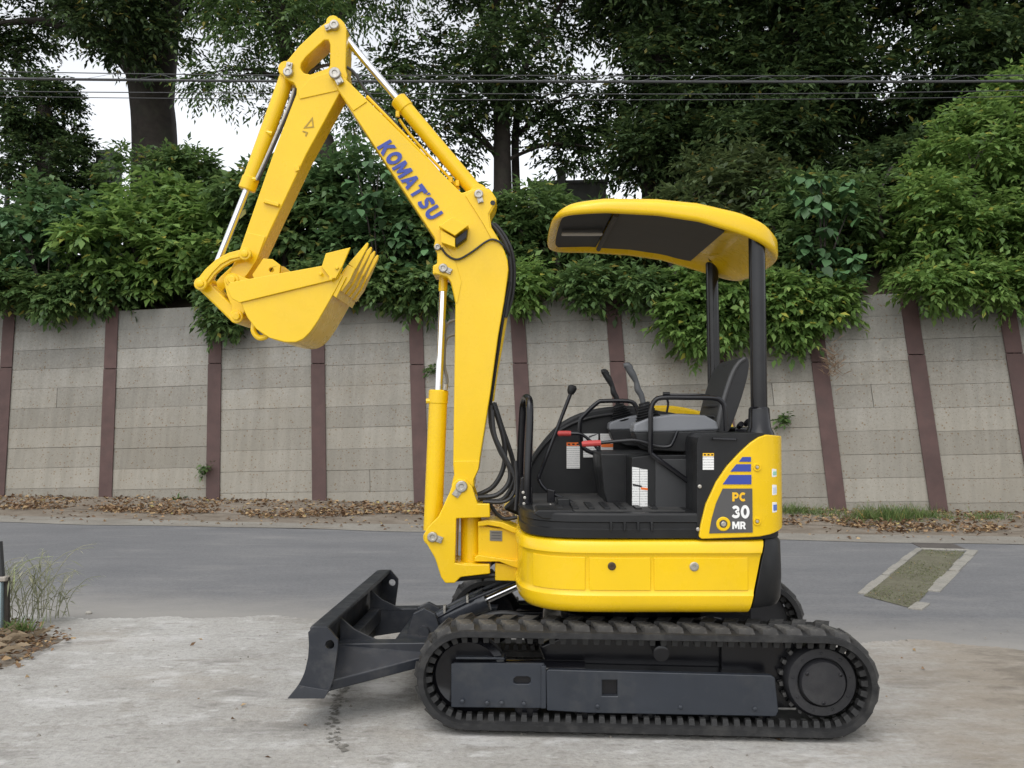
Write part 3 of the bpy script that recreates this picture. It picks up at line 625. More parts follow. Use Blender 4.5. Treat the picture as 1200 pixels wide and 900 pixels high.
for y in (-0.22, 0.225):
    ed = [H(a, b, -0.22) for a, b in ((873, 420), (866, 425), (859, 436), (852, 455), (845, 480), (841, 502))]
    v, f = tube_vf([(p.x, y, p.z) for p in ed], 0.011, 8, 4); obj('seat_piping', v, f, mat('piping_vinyl', (0.07, 0.07, 0.072), 0.5), seat)
v, f = box_vf(H(850, 507, 0).x, H(888, 507, 0).x, -0.2, 0.2, 1.30, 1.39); obj('seat_rail', v, f, BLACKM, seat, 0.01)
def console(y, dpx, name, wy):
    g = lambda pts: [H(a, b, -0.43) for a, b in pts]
    def sh(pts): return [(p.x + dpx, p.z) for p in g(pts)]
    v, f = prism_vf(sh([(742, 507), (743, 497), (762, 489), (792, 485), (826, 486.5), (840, 494), (843, 504), (800, 506)]), y, y + wy); c = obj(name, v, f, GREYP, EX, 0.012, 3)
    v, f = prism_vf(sh([(742.5, 506.5), (800, 505.5), (842, 503.5), (838, 525), (800, 530), (765, 528), (748, 520)]), y + 0.004, y + wy - 0.004); obj('console_base', v, f, BLACKP, c, 0.008)
    v, f = prism_vf(sh([(795, 486.5), (798, 484.6), (822, 485.8), (828, 489.5)]), y + 0.012, y + wy - 0.012); obj('arm_pad', v, f, DKGREY, c, 0.004)
    # bellows: a stack of rings leaning with the stick
    p0 = g([(763, 494)])[0]; p1 = g([(757, 471)])[0]; p0.x += dpx; p1.x += dpx; p0.y = p1.y = y + wy * 0.5
    prof = []; ln = (p1 - p0).length
    for k in range(8):
        t = k / 8; r = 0.068 * (1 - t) + 0.022 * t; prof += [(ln * t, r), (ln * (t + 0.07), r * 1.06), (ln * (t + 0.11), r * 0.84)]
    v, f = lathe_vf(p0, p1 - p0, prof, 20); obj('bellows', v, f, BLACKP, c, angle=60)
    st = [(757, 475), (754, 463), (750, 456), (748, 447), (743, 437), (738, 429)]
    P = [Vector((p.x + dpx, y + wy * 0.5, p.z)) for p in g(st)]
    v, f = tube_vf(P, [0.013, 0.015, 0.017, 0.013, 0.019, 0.018], 12, 4); o = obj('joystick', v, f, BLACKP if dpx else DKGREY, c)
    q = P[-1]; v, f = tube_vf([q + Vector((0.014, 0, -0.012)), q + Vector((-0.002, 0, 0.006)), q + Vector((-0.02, 0, 0.005))], [0.018, 0.019, 0.012], 10, 3); obj('joystick_head', v, f, BLACKP if dpx else DKGREY, c)
    return c
console(-0.43, 0.0, 'control_console', 0.15); 
_dx = H(727, 478, 0.30).x - H(757, 474, -0.36).x
console(0.23, _dx, 'control_console', 0.13)
# rails, levers, bars
RAILR = 0.0125
v, f = tube_vf([H(815, 570, -0.46), H(790, 552, -0.46), H(766, 534, -0.46), H(762.5, 527, -0.46), H(762.5, 500, -0.46), H(763, 480, -0.46), H(767, 470, -0.46), H(776, 466, -0.46), H(805, 466, -0.46), H(836, 466.5, -0.46), H(845, 470, -0.46), H(849, 478, -0.46), H(851, 505, -0.46)], RAILR, 10, 4); obj('grab_rail', v, f, BLACKM, EX)
v, f = tube_vf([H(a, b, 0.2) for a, b in ((703, 533), (688, 528), (680, 518), (680, 494), (685, 486), (700, 472), (708, 470), (735, 470), (744, 474), (748, 484))], RAILR, 10, 4); obj('grab_rail', v, f, BLACKM, EX)
def lever(shaft, grip, y, name='lock_lever'):
    v, f = tube_vf([H(a, b, y) for a, b in shaft], 0.0085, 8, 5); o = obj(name, v, f, BLACKM, EX)
    v, f = tube_vf([H(a, b, y) for a, b in grip], [0.012, 0.0155, 0.0155, 0.0145], 10, 3); obj('red_grip', v, f, RED, o)
lever([(703, 519), (728, 516.7), (744, 516), (758, 519), (771, 523), (784, 523), (789, 517), (794, 505)], [(682, 520.5), (686, 520), (696, 519.5), (704, 519)], -0.452)
lever([(668, 508), (681, 509), (692, 517), (703, 529)], [(653.5, 508.5), (656, 508), (664, 508), (669, 508)], 0.1)
v, f = tube_vf([H(690, 512, 0.1), H(702, 508, 0.1), H(703, 530, 0.1)], 0.006, 8); obj('lever_link', v, f, BLACKM, EX)
v, f = tube_vf([H(a, b, -0.2) for a, b in ((670, 458), (655, 497), (633, 555), (632, 563), (636, 570), (644, 577), (660, 584), (672, 590))], 0.0095, 8, 4); tl = obj('travel_lever', v, f, BLACKM, EX)
v, f = tube_vf([H(668.6, 462, -0.2), H(669.5, 458, -0.2), H(671, 454, -0.2), H(671.8, 451.5, -0.2)], [0.014, 0.022, 0.024, 0.014], 12, 3); obj('lever_knob', v, f, BLACKP, tl)
v, f = prism_vf(Hs([(641, 572), (650, 574), (650, 592), (641, 592)], -0.2), -0.24, -0.16); obj('lever_mount', v, f, BLACKM, tl, 0.006)
v, f = tube_vf([H(618, 590, -0.30), H(618, 560, -0.30), H(620.5, 500, -0.28), H(620.5, 474, -0.26), H(619, 467, -0.2), H(615.5, 467, -0.12), H(613, 476, -0.06), H(611.5, 500, -0.04), H(609, 560, -0.02), H(610, 590, -0.02)], 0.0195, 12, 4); gb = obj('front_guard_bar', v, f, BLACKM, EX)
v, f = prism_vf(Hs([(610, 560), (617, 556), (624, 572), (624, 597), (608, 597)], -0.28), -0.30, -0.20); obj('bar_mount', v, f, BLACKM, gb, 0.006)
for a, b in ((613, 577), (615, 583), (614, 590), (645, 592), (648, 595)):
    v, f = lathe_vf(H(a, b, -0.3), (0, -1, 0), [(0, 0.008), (0.018, 0.008), (0.02, 0.005)], 8); obj('bolt', v, f, STEEL, gb)
v, f = tube_vf([H(781, 484, -0.15), H(783, 472, -0.15), H(779, 462, -0.15)], [0.006, 0.006, 0.006], 8, 3); sl = obj('throttle_lever', v, f, BLACKM, EX)
v, f = lathe_vf(H(777, 461.5, -0.15), (1, 0, 0), [(0, 0.010), (0.035, 0.010)], 10); obj('lever_knob', v, f, BLACKP, sl)
v, f = tube_vf([H(780, 463, 0.0), H(800, 463, 0.0), H(830, 464, 0.0), H(846, 474, 0.0)], 0.008, 8, 4); obj('rear_rail', v, f, BLACKM, EX)
for a, b in ((874, 497), (882, 498), (866, 500)):
    v, f = lathe_vf(H(a, b, -0.3), (0, -1, 0.3), [(0, 0.014), (0.05, 0.014)], 8); obj('fitting', v, f, BLACKM, rear)

# ---------------- canopy
xA, xB = -0.455, 0.63
def zb(x): return float(np.interp(x, [-0.46, -0.2, 0.05, 0.25, 0.45, 0.58, 0.70], [2.425, 2.43, 2.415, 2.385, 2.325, 2.28, 2.225]))
def zt(x): return zb(x) + float(np.interp(x, [-0.46, -0.40, -0.2, 0.05, 0.25, 0.45, 0.56, 0.63], [0.035, 0.05, 0.065, 0.075, 0.085, 0.10, 0.105, 0.10]))
CW2 = 0.56
half = [(-0.455, 0), (-0.452, -0.25), (-0.44, -0.40), (-0.405, -0.49), (-0.33, -0.535), (-0.2, -0.552), (0.0, CW2 * -1), (0.2, -0.56), (0.36, -0.558), (0.50, -0.548), (0.605, -0.50), (0.675, -0.385), (0.70, -0.2), (0.706, 0)]
CP = catmull([(a, b, 0) for a, b in half] + [(a, -b, 0) for a, b in half[-2:0:-1]], 4, True)
def cp_off(d):
    n = len(CP); out = []
    for i in range(n):
        t = (CP[(i + 1) % n] - CP[i - 1]).normalized(); nn = Vector((-t.y, t.x, 0)) * d
        out.append(CP[i] + nn)
    return out
_s = 1.0 if max(p.x for p in cp_off(0.02)) < max(p.x for p in CP) else -1.0
def ring(d, zf): return [(p.x, p.y, zf(c.x, p)) for p, c in zip(cp_off(d * _s), CP)]
n = len(CP)
rings = [ring(0.40, lambda x, p: zb(p.x) + 0.075), ring(0.25, lambda x, p: zb(p.x) + 0.066), ring(0.115, lambda x, p: zb(p.x) + 0.055), ring(0.055, lambda x, p: zb(x) + 0.03), ring(0.035, lambda x, p: zb(x) + 0.008), ring(0.018, lambda x, p: zb(x)), ring(0.004, lambda x, p: zb(x) + 0.006), ring(0.0, lambda x, p: zb(x) + 0.02), ring(0.002, lambda x, p: zt(x) - 0.02), ring(0.012, lambda x, p: zt(x) - 0.004), ring(0.04, lambda x, p: zt(x) + 0.012), ring(0.12, lambda x, p: zt(x) + 0.030), ring(0.26, lambda x, p: zt(x) + 0.045)]
v = [q for r_ in rings for q in r_]; f = []
for k in range(len(rings) - 1):
    for i in range(n): f.append((k * n + i, k * n + (i + 1) % n, (k + 1) * n + (i + 1) % n, (k + 1) * n + i))
last = (len(rings) - 1) * n
cen = len(v); v.append((0.05, 0, 2.53))
for i in range(n): f.append((last + i, last + (i + 1) % n, cen))
cen2 = len(v); v.append((0.10, 0, zb(0.10) + 0.078))
for i in range(n): f.append(((i + 1) % n, i, cen2))
canopy = obj('canopy_roof', v, f, YEL, EX, angle=60)
# headlining and tinted front pane under the roof
def under(name, x0, x1, y, dz, material, t=0.01, ins=0.10):
    xs = [x0 + (x1 - x0) * i / 12 for i in range(13)]; pv = []; pf = []
    for x in xs:
        wy = min(y, y - max(0, (x - 0.33)) * 0.55)
        for yy in (-wy, wy): pv += [(x, yy, zb(x) + dz), (x, yy, zb(x) + dz + t)]
    for i in range(12):
        a = 4 * i; b = a + 4
        pf += [(a, b, b + 2, a + 2), (a + 1, a + 3, b + 3, b + 1), (a, a + 1, b + 1, b), (a + 2, b + 2, b + 3, a + 3)]
    pf += [(0, 2, 3, 1), (48, 49, 51, 50)]
    return obj(name, pv, pf, material, canopy, 0.008)
under('headlining', -0.13, 0.40, 0.465, 0.020, LINER); under('skylight_pane', -0.41, -0.155, 0.45, 0.020, SKYL)
v, f = tube_vf([(-0.14, -0.46, zb(-0.14) + 0.012), (-0.145, 0, zb(-0.14) + 0.006), (-0.14, 0.46, zb(-0.14) + 0.012)], 0.014, 8, 3); obj('roof_crossbar', v, f, LINER, canopy)
v, f = box_vf(-0.385, -0.165, -0.05, 0.0, 2.425, 2.436); obj('skylight_reflection_bar', v, f, mat('reflection_grey', (0.38, 0.35, 0.30), 0.35), canopy, 0.004)  # pale bar modelled in place of the bright reflection in the pane
# canopy posts
for (px, y, r, py0, py1) in ((888, -0.455, 0.040, 508, 268), (835.5, 0.46, 0.037, 500, 302)):
    p0 = H(px + 2, py0, y); p1 = H(px - 1.5, py1, y)
    v, f = tube_vf([p0, p1], r, 20); po = obj('canopy_post', v, f, BLACKM, EX)
    a = p0 + (p1 - p0).normalized() * 0.0; d = (p1 - p0).normalized()
    v, f = lathe_vf(p0 - d * 0.03, d, [(0, 0.075), (0.035, 0.068), (0.06, 0.055), (0.15, 0.050), (0.155, 0.046), (0.16, 0.0405)], 24); obj('post_collar', v, f, BLACKM, po)
# ---------------- undercarriage (turned a little under the house)
def ulink(o): o.rotation_euler = (0, 0, PHI_U); return o
def uprism(name, pts, y0, y1, material, parent=None, bevel=0.005, yt=None):
    v, f = prism_vf(Us(pts, y0 if yt is None else yt), y0, y1); o = obj(name, v, f, material, parent or EX, bevel)
    if parent is None: ulink(o)
    return o
TL, TR = (-0.822, 0.252), (0.790, 0.246)      # wheel centres (x,z) of front idler and rear sprocket
RT = 0.225                                    # outer radius of the belt
def track_path(r, step=0.0, n=None):
    """closed loop round both wheels, equally spaced; returns list of (x, z, tangent angle)"""
    (x0, z0), (x1, z1) = TL, TR; tilt = math.atan2(z1 - z0, x1 - x0); P = []
    for i in range(65):
        a = math.pi / 2 + math.pi * i / 64 + tilt; P.append((x0 + r * math.cos(a), z0 + r * math.sin(a)))
    for i in range(1, 60): t = i / 60; a = P[64]; b = (x1 + r * math.cos(-math.pi / 2 + tilt), z1 + r * math.sin(-math.pi / 2 + tilt)); P.append((a[0] + (b[0] - a[0]) * t, a[1] + (b[1] - a[1]) * t)) if False else None
    for i in range(65):
        a = -math.pi / 2 + math.pi * i / 64 + tilt; P.append((x1 + r * math.cos(a), z1 + r * math.sin(a)))
    P.append(P[0]); P = np.array(P); d = np.r_[0, np.cumsum(np.hypot(*np.diff(P, axis=0).T))]
    s = (np.arange(n) + step) / n * d[-1]; X = np.interp(s, d, P[:, 0]); Z = np.interp(s, d, P[:, 1])
    e = 0.01; X2 = np.interp((s + e) % d[-1], d, P[:, 0]); Z2 = np.interp((s + e) % d[-1], d, P[:, 1])
    return [(X[i], Z[i], math.atan2(Z2[i] - Z[i], X2[i] - X[i])) for i in range(n)]
def lug_mesh(name, l, w, h, sl, taper=0.8, edge=0):
    # x along the belt, y across (0..w), z outward; slanted by sl along the width
    b = [(-l / 2, 0), (l / 2, 0), (l / 2 + sl, w), (-l / 2 + sl, w)]
    ya, yb = (0.045, w - 0.008) if edge < 0 else (0.008, w - 0.045) if edge > 0 else (0.008, w - 0.008)
    c = [(-l / 2 * taper, ya), (l / 2 * taper, ya), (l / 2 * taper + sl, yb), (-l / 2 * taper + sl, yb)]
    me = bpy.data.meshes.new(name); me.from_pydata([(x, y, -0.006) for x, y in b] + [(x, y, h) for x, y in c], [], [(3, 2, 1, 0), (4, 5, 6, 7), (0, 1, 5, 4), (1, 2, 6, 5), (2, 3, 7, 6), (3, 0, 4, 7)])
    me.materials.append(LUGM); return me
NL = 44
# the belt runs anticlockwise in (x,z): outward normal = tangent turned by -90 degrees
def build_track(y0, y1):
    n = 132; out = track_path(RT, 0, n); inn = track_path(RT - 0.030, 0, n); v = []; f = []
    e = 0.012
    for k in range(n):
        (xo, zo, a), (xi, zi, _) = out[k], inn[k]; nx, nz = math.sin(a), -math.cos(a)
        v += [(xo - nx * 0.004, y0, zo - nz * 0.004), (xo, y0 + e, zo), (xo, y1 - e, zo), (xo - nx * 0.004, y1, zo - nz * 0.004), (xi, y1, zi), (xi - nx * 0.006, y1 - 0.02, zi - nz * 0.006), (xi - nx * 0.006, y0 + 0.02, zi - nz * 0.006), (xi, y0, zi)]
    for k in range(n):
        a = 8 * k; b = 8 * ((k + 1) % n)
        for q in range(8): f.append((a + q, a + (q + 1) % 8, b + (q + 1) % 8, b + q))
    belt = ulink(obj('rubber_track', v, f, RUBBER, EX, angle=40))
    w = y1 - y0
    mA = lug_mesh('tread_lug', 0.074, w * 0.485, 0.019, 0.03, 0.84, -1); mB = lug_mesh('tread_lug', 0.074, w * 0.485, 0.019, -0.03, 0.84, 1)
    for row in (0, 1):
        for (x, z, a) in track_path(RT, 0.5 * row, NL):
            o = bpy.data.objects.new('tread_lug', mA if row == 0 else mB); link(o, belt)
            # local x = tangent, local z = outward
            t = Vector((math.cos(a), 0, math.sin(a))); nn = Vector((math.sin(a), 0, -math.cos(a))); yv = Vector((0, 1, 0))
            M = Matrix((t, yv, nn)).transposed().to_4x4()
            M.translation = (x, y0 + (0.004 if row == 0 else w * 0.515 - 0.004), z)
            o.matrix_local = M
    mc = lug_mesh('drive_lug', 0.030, 0.05, 0.032, 0.0, 0.75); mc.materials.clear(); mc.materials.append(mat('drive_lug_rubber', (0.016, 0.016, 0.016), 0.65, var=0.3, bump=0.3))
    for yy in (0.03,):
        for (x, z, a) in track_path(RT - 0.032, 0.25, NL * 2):
            o = bpy.data.objects.new('drive_lug', mc); link(o, belt)
            t = Vector((math.cos(a), 0, math.sin(a))); nn = Vector((-math.sin(a), 0, math.cos(a)))
            M = Matrix((t, Vector((0, -1, 0)), nn)).transposed().to_4x4(); M.translation = (x, y0 + yy + 0.05, z); o.matrix_local = M
    return belt
near = build_track(-0.775, -0.475); far = build_track(0.475, 0.775)
tag(near, 'near rubber track with dusty tread'); tag(far, 'far rubber track behind the frame')
TFR = mat('track_frame_paint', (0.021, 0.0255, 0.034), 0.38, var=0.12, var_scale=5, dirt=(0.09, 0.088, 0.082), dirt_amt=0.3, dirt_scale=6, rough_var=0.1, bump=0.04, bump_scale=50)
for s in (-1, 1):
    ym = s * 0.625
    # front idler
    v, f = lathe_vf((TL[0], ym + 0.06, TL[1]), (0, -1, 0), [(0, 0.04), (0, 0.15), (0.02, 0.178), (0.05, 0.178), (0.05, 0.185), (0.07, 0.185), (0.07, 0.178), (0.10, 0.178), (0.12, 0.15), (0.105, 0.12), (0.105, 0.05), (0.13, 0.045), (0.13, 0.02)], 32)
    ulink(obj('front_idler', v, f, BLACKM, EX))
    # sprocket with teeth, travel motor hub
    loop = []
    for k in range(21):
        for da, rr in ((-0.30, 0.150), (-0.16, 0.182), (0.16, 0.182), (0.30, 0.150)):
            a = 2 * math.pi * (k + da) / 21; loop.append((TR[0] + rr * math.cos(a), TR[1] + rr * math.sin(a)))
    v, f = prism_vf(loop, ym - 0.02, ym + 0.02); sp = ulink(obj('drive_sprocket', v, f, mat('sprocket_steel', (0.09, 0.088, 0.085), 0.5, metal=0.3, var=0.2), EX, 0.003))
    v, f = lathe_vf((TR[0], ym - s * 0.05, TR[1]), (0, s, 0), [(0, 0.02), (0, 0.155), (0.06, 0.166), (0.10, 0.164), (0.118, 0.150), (0.118, 0.112), (0.10, 0.108), (0.10, 0.104), (0.135, 0.102), (0.143, 0.096), (0.145, 0.02)], 40)
    obj('travel_motor', v, f, mat('motor_paint', (0.014, 0.014, 0.0165), 0.5, var=0.15, bump=0.1, bump_scale=90, dirt=(0.08, 0.078, 0.072), dirt_amt=0.4), sp)
    for k in range(9):
        a = 2 * math.pi * k / 9 + 0.2; v, f = lathe_vf((TR[0] + 0.13 * math.cos(a), ym + s * 0.063, TR[1] + 0.13 * math.sin(a)), (0, s, 0), [(0, 0.007), (0.006, 0.007), (0.008, 0.005)], 6); obj('motor_bolt', v, f, MATS['motor_paint'], sp)
    for k in range(3):
        a = 2 * math.pi * k / 3 + 0.5; v, f = lathe_vf((TR[0] + 0.085 * math.cos(a), ym + s * 0.09, TR[1] + 0.085 * math.sin(a)), (0, s, 0), [(0, 0.008), (0.008, 0.008), (0.01, 0.005)], 6); obj('hub_plug', v, f, BLACKM, sp)
    # bottom and carrier rollers
    for k, x in enumerate((-0.55, -0.28, 0.0, 0.28, 0.52)):
        v, f = lathe_vf((x, ym + 0.06, 0.125), (0, -1, 0), [(0, 0.03), (0, 0.062), (0.035, 0.066), (0.035, 0.04), (0.085, 0.04), (0.085, 0.066), (0.12, 0.062), (0.12, 0.03)], 20); ulink(obj('track_roller', v, f, BLACKM, EX))
    c = U(775, 766, -0.70); v, f = lathe_vf((c.x, ym + 0.075, c.z), (0, -1, 0), [(0, 0.012), (0, 0.036), (0.15, 0.036), (0.152, 0.03), (0.152, 0.012)], 20); ulink(obj('carrier_roller', v, f, BLACKM, EX))
    # side frame
    yo = 0.700
    def mir(y): return y if s < 0 else -y
    def fr(name, pts, ya, yb, parent=None, bevel=0.006, material=TFR, holes=None):
        q = Us(pts, -yo)
        if holes: v, f = fill_vf([q] + holes, mir((ya + yb) / 2), abs(yb - ya))
        else: v, f = prism_vf(q, mir(ya), mir(yb))
        o = obj(name, v, f, material, parent or EX, bevel)
        if parent is None: ulink(o)
        return o
    core = fr('side_frame', [(545, 786), (640, 786), (880, 792), (905, 797), (905, 828), (545, 828)], -0.695, -0.56, material=BLACKM, bevel=0.012)
    slot = Us([(605, 792), (619, 792), (622, 794), (622, 799), (619, 801), (605, 801), (602, 799), (602, 794)], -yo)
    fr('frame_plate', [(529, 778), (532, 776.5), (637, 776.5), (638, 778), (638, 829), (529, 828)], -0.712, -0.69, core, 0.003, holes=[slot])
    sq = Us([(705.5, 795.5), (723, 795.5), (723, 814), (705.5, 814)], -yo)
    fr('frame_plate', [(640, 785), (643, 783), (903, 790), (907, 793), (911, 832), (908, 838), (690, 834), (641, 831)], -0.722, -0.69, core, 0.005, holes=[sq])
    fr('frame_seam', [(634, 779), (640, 779), (640, 829), (634, 829)], -0.719, -0.70, core, 0.003)
    fr('frame_guard', [(534, 770), (590, 770.5), (592, 773), (534, 772.5)], -0.70, -0.62, core, 0.002)
    if s < 0:
        for a, b in ((542, 821), (571, 823), (588, 823), (614, 824), (700, 827), (797, 828), (884, 830)):
            c = U(a, b, -0.713); v, f = lathe_vf((c.x, -0.708, c.z), (0, -1, 0), [(0, 0.010), (0.02, 0.010), (0.022, 0.006)], 8); obj('bolt', v, f, TFR, core)
    fr('dark_gap_plate', [(850, 752), (925, 752), (950, 770), (950, 838), (918, 838), (906, 832), (850, 832)], -0.60, -0.575, core, 0.004, material=BLACKM)  # dark plate added so the gap beside the motor reads as darkness
    # idler yoke and recoil spring behind the plate
    v, f = lathe_vf((-0.78, ym, 0.25), (1, 0, 0), [(0, 0.03), (0.1, 0.03), (0.1, 0.06), (0.5, 0.06)], 16); ulink(obj('track_tensioner', v, f, BLACKM, EX))
# cross frame and swing circle
for y0, y1 in ((-0.56, 0.56),):
    v, f = prism_vf([(-0.45, 0.24), (0.42, 0.24), (0.46, 0.34), (0.30, 0.45), (-0.30, 0.45), (-0.50, 0.36)], y0, y1); cf = ulink(obj('cross_frame', v, f, BLACKM, EX, 0.02))
v, f = lathe_vf((0.0, 0, 0.42), (0, 0, 1), [(0, 0.40), (0.03, 0.42), (0.09, 0.42), (0.09, 0.45), (0.14, 0.45)], 40); obj('swing_circle', v, f, BLACKM, EX)
v, f = lathe_vf((0.0, 0, 0.47), (0, 0, 1), [(0, 0.50), (0.06, 0.60), (0.09, 0.61)], 40); obj('house_base_plate', v, f, BLACKM, EX)

# ---------------- dozer blade
BL = 0.775
EDGE = mat('worn_edge', (0.03, 0.033, 0.04), 0.4, var=0.2, dirt=(0.22, 0.21, 0.20), dirt_amt=0.8, dirt_scale=9, bump=0.2, bump_scale=60)
end_px = [(361, 741), (366, 735.5), (384, 735.5), (396, 750), (396, 757), (391, 795), (385, 811), (380, 817.5), (337, 818), (350, 803), (357, 788), (361, 770), (362, 755)]
mold = [(362, 736), (361.5, 755), (359.5, 772), (355, 790), (348, 804), (337, 818)]          # concave front face
back = [(380, 817), (384, 806), (372, 792), (374, 772), (376, 755), (377, 736)]
q = Us(mold, -BL); q = catmull(q, 4); t = Us([(372, 736), (370, 755), (368, 773), (364, 791), (360, 805), (352, 818)], -BL); t = catmull(t, 4)
v, f = prism_vf(list(q) + list(t)[::-1], -BL + 0.016, BL - 0.016); blade = ulink(obj('dozer_blade', v, f, SLATE, EX, 0.004, angle=40))
for s in (-1, 1):
    hole = circle_pts(U(386.5, 755.5, -BL).x, U(386.5, 755.5, -BL).z, 0.021, 18)
    v, f = fill_vf([Us(end_px, -BL), hole], s * (BL - 0.009), 0.020); obj('blade_end_plate', v, f, SLATE, blade, 0.004)
    v, f = prism_vf(Us([(337, 818.5), (351, 803), (386, 809), (380, 818.5)], -BL), s * (BL + 0.0005) - 0.004, s * (BL + 0.0005) + 0.004); obj('edge_tip', v, f, EDGE, blade, 0.002)
v, f = prism_vf(Us([(362.5, 735), (383, 735.2), (383, 740), (378, 744), (368, 743), (362.5, 741)], -BL), -BL + 0.019, BL - 0.019); obj('blade_top_rail', v, f, SLATE, blade, 0.005)
v, f = prism_vf(Us([(362, 800), (380, 806), (382, 814), (379, 817.5), (350, 817.8)], -BL), -BL + 0.019, BL - 0.019); obj('cutting_edge', v, f, EDGE, blade, 0.004)
# arms of the blade
xb = U(376, 770, -BL).x
def arm_box(pts, y0, y1, name, parent, bevel=0.006): v, f = prism_vf([(a, b) for a, b in pts], y0, y1); return obj(name, v, f, SLATE, parent, bevel)
for s in (-1, 1):
    yc = s * 0.40
    top0 = U(412, 752, -0.40); bot0 = U(392, 790, -0.40); top1 = U(512, 749, -0.40); bot1 = U(505, 777, -0.40)
    a = ulink(arm_box([(xb - 0.02, top0.z), (top1.x + 0.25, top1.z), (top1.x + 0.25, bot1.z + 0.01), (bot1.x - 0.08, bot1.z), (xb - 0.01, bot0.z)], yc - 0.045, yc + 0.045, 'blade_arm', EX))
    # sloping gusset on the outer side of the arm
    g0 = U(396, 795, -0.58); g1 = U(485, 763, -0.46)
    yo_ = s * 0.60; yi = s * 0.44
    yo_ = s * 0.66; V = [(xb - 0.01, yo_, bot0.z + 0.035), (xb - 0.01, yo_, bot0.z - 0.012), (xb - 0.01, yi, top0.z - 0.004), (xb - 0.01, yi, bot0.z - 0.012), (xb + 0.42, yi, top0.z - 0.03), (xb + 0.42, yi, bot0.z + 0.06), (xb + 0.42, s * 0.47, top0.z - 0.055), (xb + 0.42, s * 0.47, bot0.z + 0.06)]
    obj('arm_gusset', V, [(0, 1, 7, 6), (2, 4, 5, 3), (0, 6, 4, 2), (1, 3, 5, 7), (0, 2, 3, 1), (6, 7, 5, 4)], SLATE, a, 0.006)
    # upright rib between arm and blade top
    V = [(xb - 0.012, top0.z + 0.115), (xb + 0.06, top0.z + 0.055), (xb + 0.19, top0.z - 0.005), (xb - 0.012, top0.z - 0.005)]
    obj('upright_rib', *prism_vf(V, s * 0.36 - 0.008, s * 0.36 + 0.008), SLATE, a, 0.003)
v, f = prism_vf([(xb - 0.01, 0.33), (xb + 0.05, 0.33), (xb + 0.05, 0.25), (xb - 0.01, 0.25)], -0.4, 0.4); obj('cross_tube', v, f, SLATE, blade, 0.006)
# blade cylinder
p0 = U(500, 735, 0); p1 = U(560, 705, 0); p2 = U(602, 688, 0)
v, f = prism_vf([(p0.x - 0.10, 0.27), (p0.x - 0.06, 0.40), (p0.x + 0.0, 0.43), (p0.x + 0.06, 0.40), (p0.x + 0.10, 0.27)], -0.09, -0.06); cl = ulink(obj('cylinder_clevis', v, f, SLATE, EX, 0.006))
v, f = prism_vf([(p0.x - 0.10, 0.27), (p0.x - 0.06, 0.40), (p0.x + 0.0, 0.43), (p0.x + 0.06, 0.40), (p0.x + 0.10, 0.27)], 0.06, 0.09); obj('clevis_plate', v, f, SLATE, cl, 0.006)
v, f = prism_vf([(p0.x - 0.14, 0.22), (p0.x + 0.14, 0.22), (p0.x + 0.14, 0.29), (p0.x - 0.14, 0.29)], -0.39, 0.39); obj('arm_crossbeam', v, f, SLATE, cl, 0.01)
v, f = lathe_vf((p0.x, -0.12, p0.z), (0, 1, 0), [(0, 0.03), (0.24, 0.03)], 16); obj('clevis_pin', v, f, SLATE, cl)
v, f = lathe_vf(p0, p2 - p0, [(0, 0.05), (0.02, 0.056), (0.30, 0.056), (0.31, 0.062), (0.36, 0.062), (0.365, 0.03)], 24); bc = ulink(obj('blade_cylinder', v, f, mat('cylinder_paint', (0.026, 0.029, 0.036), 0.25, var=0.1, coat=0.3), EX))
rod_part(p0 + (p2 - p0) * 0.5, p2 + (p2 - p0) * 0.3, 0.022, bc)
for k, (yy, dz) in enumerate(((-0.045, 0.045), (0.03, 0.06))):
    v, f = tube_vf([p0 + Vector((0.03, yy, dz)), (p0 + p2) / 2 + Vector((0, yy, dz)), p2 + Vector((0.05, yy, dz + 0.01))], 0.010, 8, 3); obj('cylinder_line', v, f, SLATE, bc)
for t_ in (0.22, 0.48):
    c = p0 + (p2 - p0) * t_ + Vector((0, -0.04, 0.045)); v, f = box_vf(c.x - 0.006, c.x + 0.006, -0.06, -0.02, c.z - 0.005, c.z + 0.035); obj('line_clip', v, f, STEEL, bc)
v, f = tube_vf([p0 + Vector((0.05, -0.10, -0.02)), p0 + Vector((0.2, -0.1, 0.03)), p0 + Vector((0.36, -0.12, 0.10)), p0 + Vector((0.5, -0.12, 0.10)), p0 + Vector((0.7, -0.1, 0.03))], 0.014, 8, 5); obj('blade_hose', v, f, HOSE, bc)
v, f = tube_vf([p2 + Vector((-0.20, 0.2, 0.0)), p2 + Vector((-0.14, 0.22, 0.10)), p2 + Vector((0.0, 0.22, 0.13)), p2 + Vector((0.2, 0.22, 0.10))], 0.022, 8, 5); obj('blade_hose', v, f, HOSE, bc)
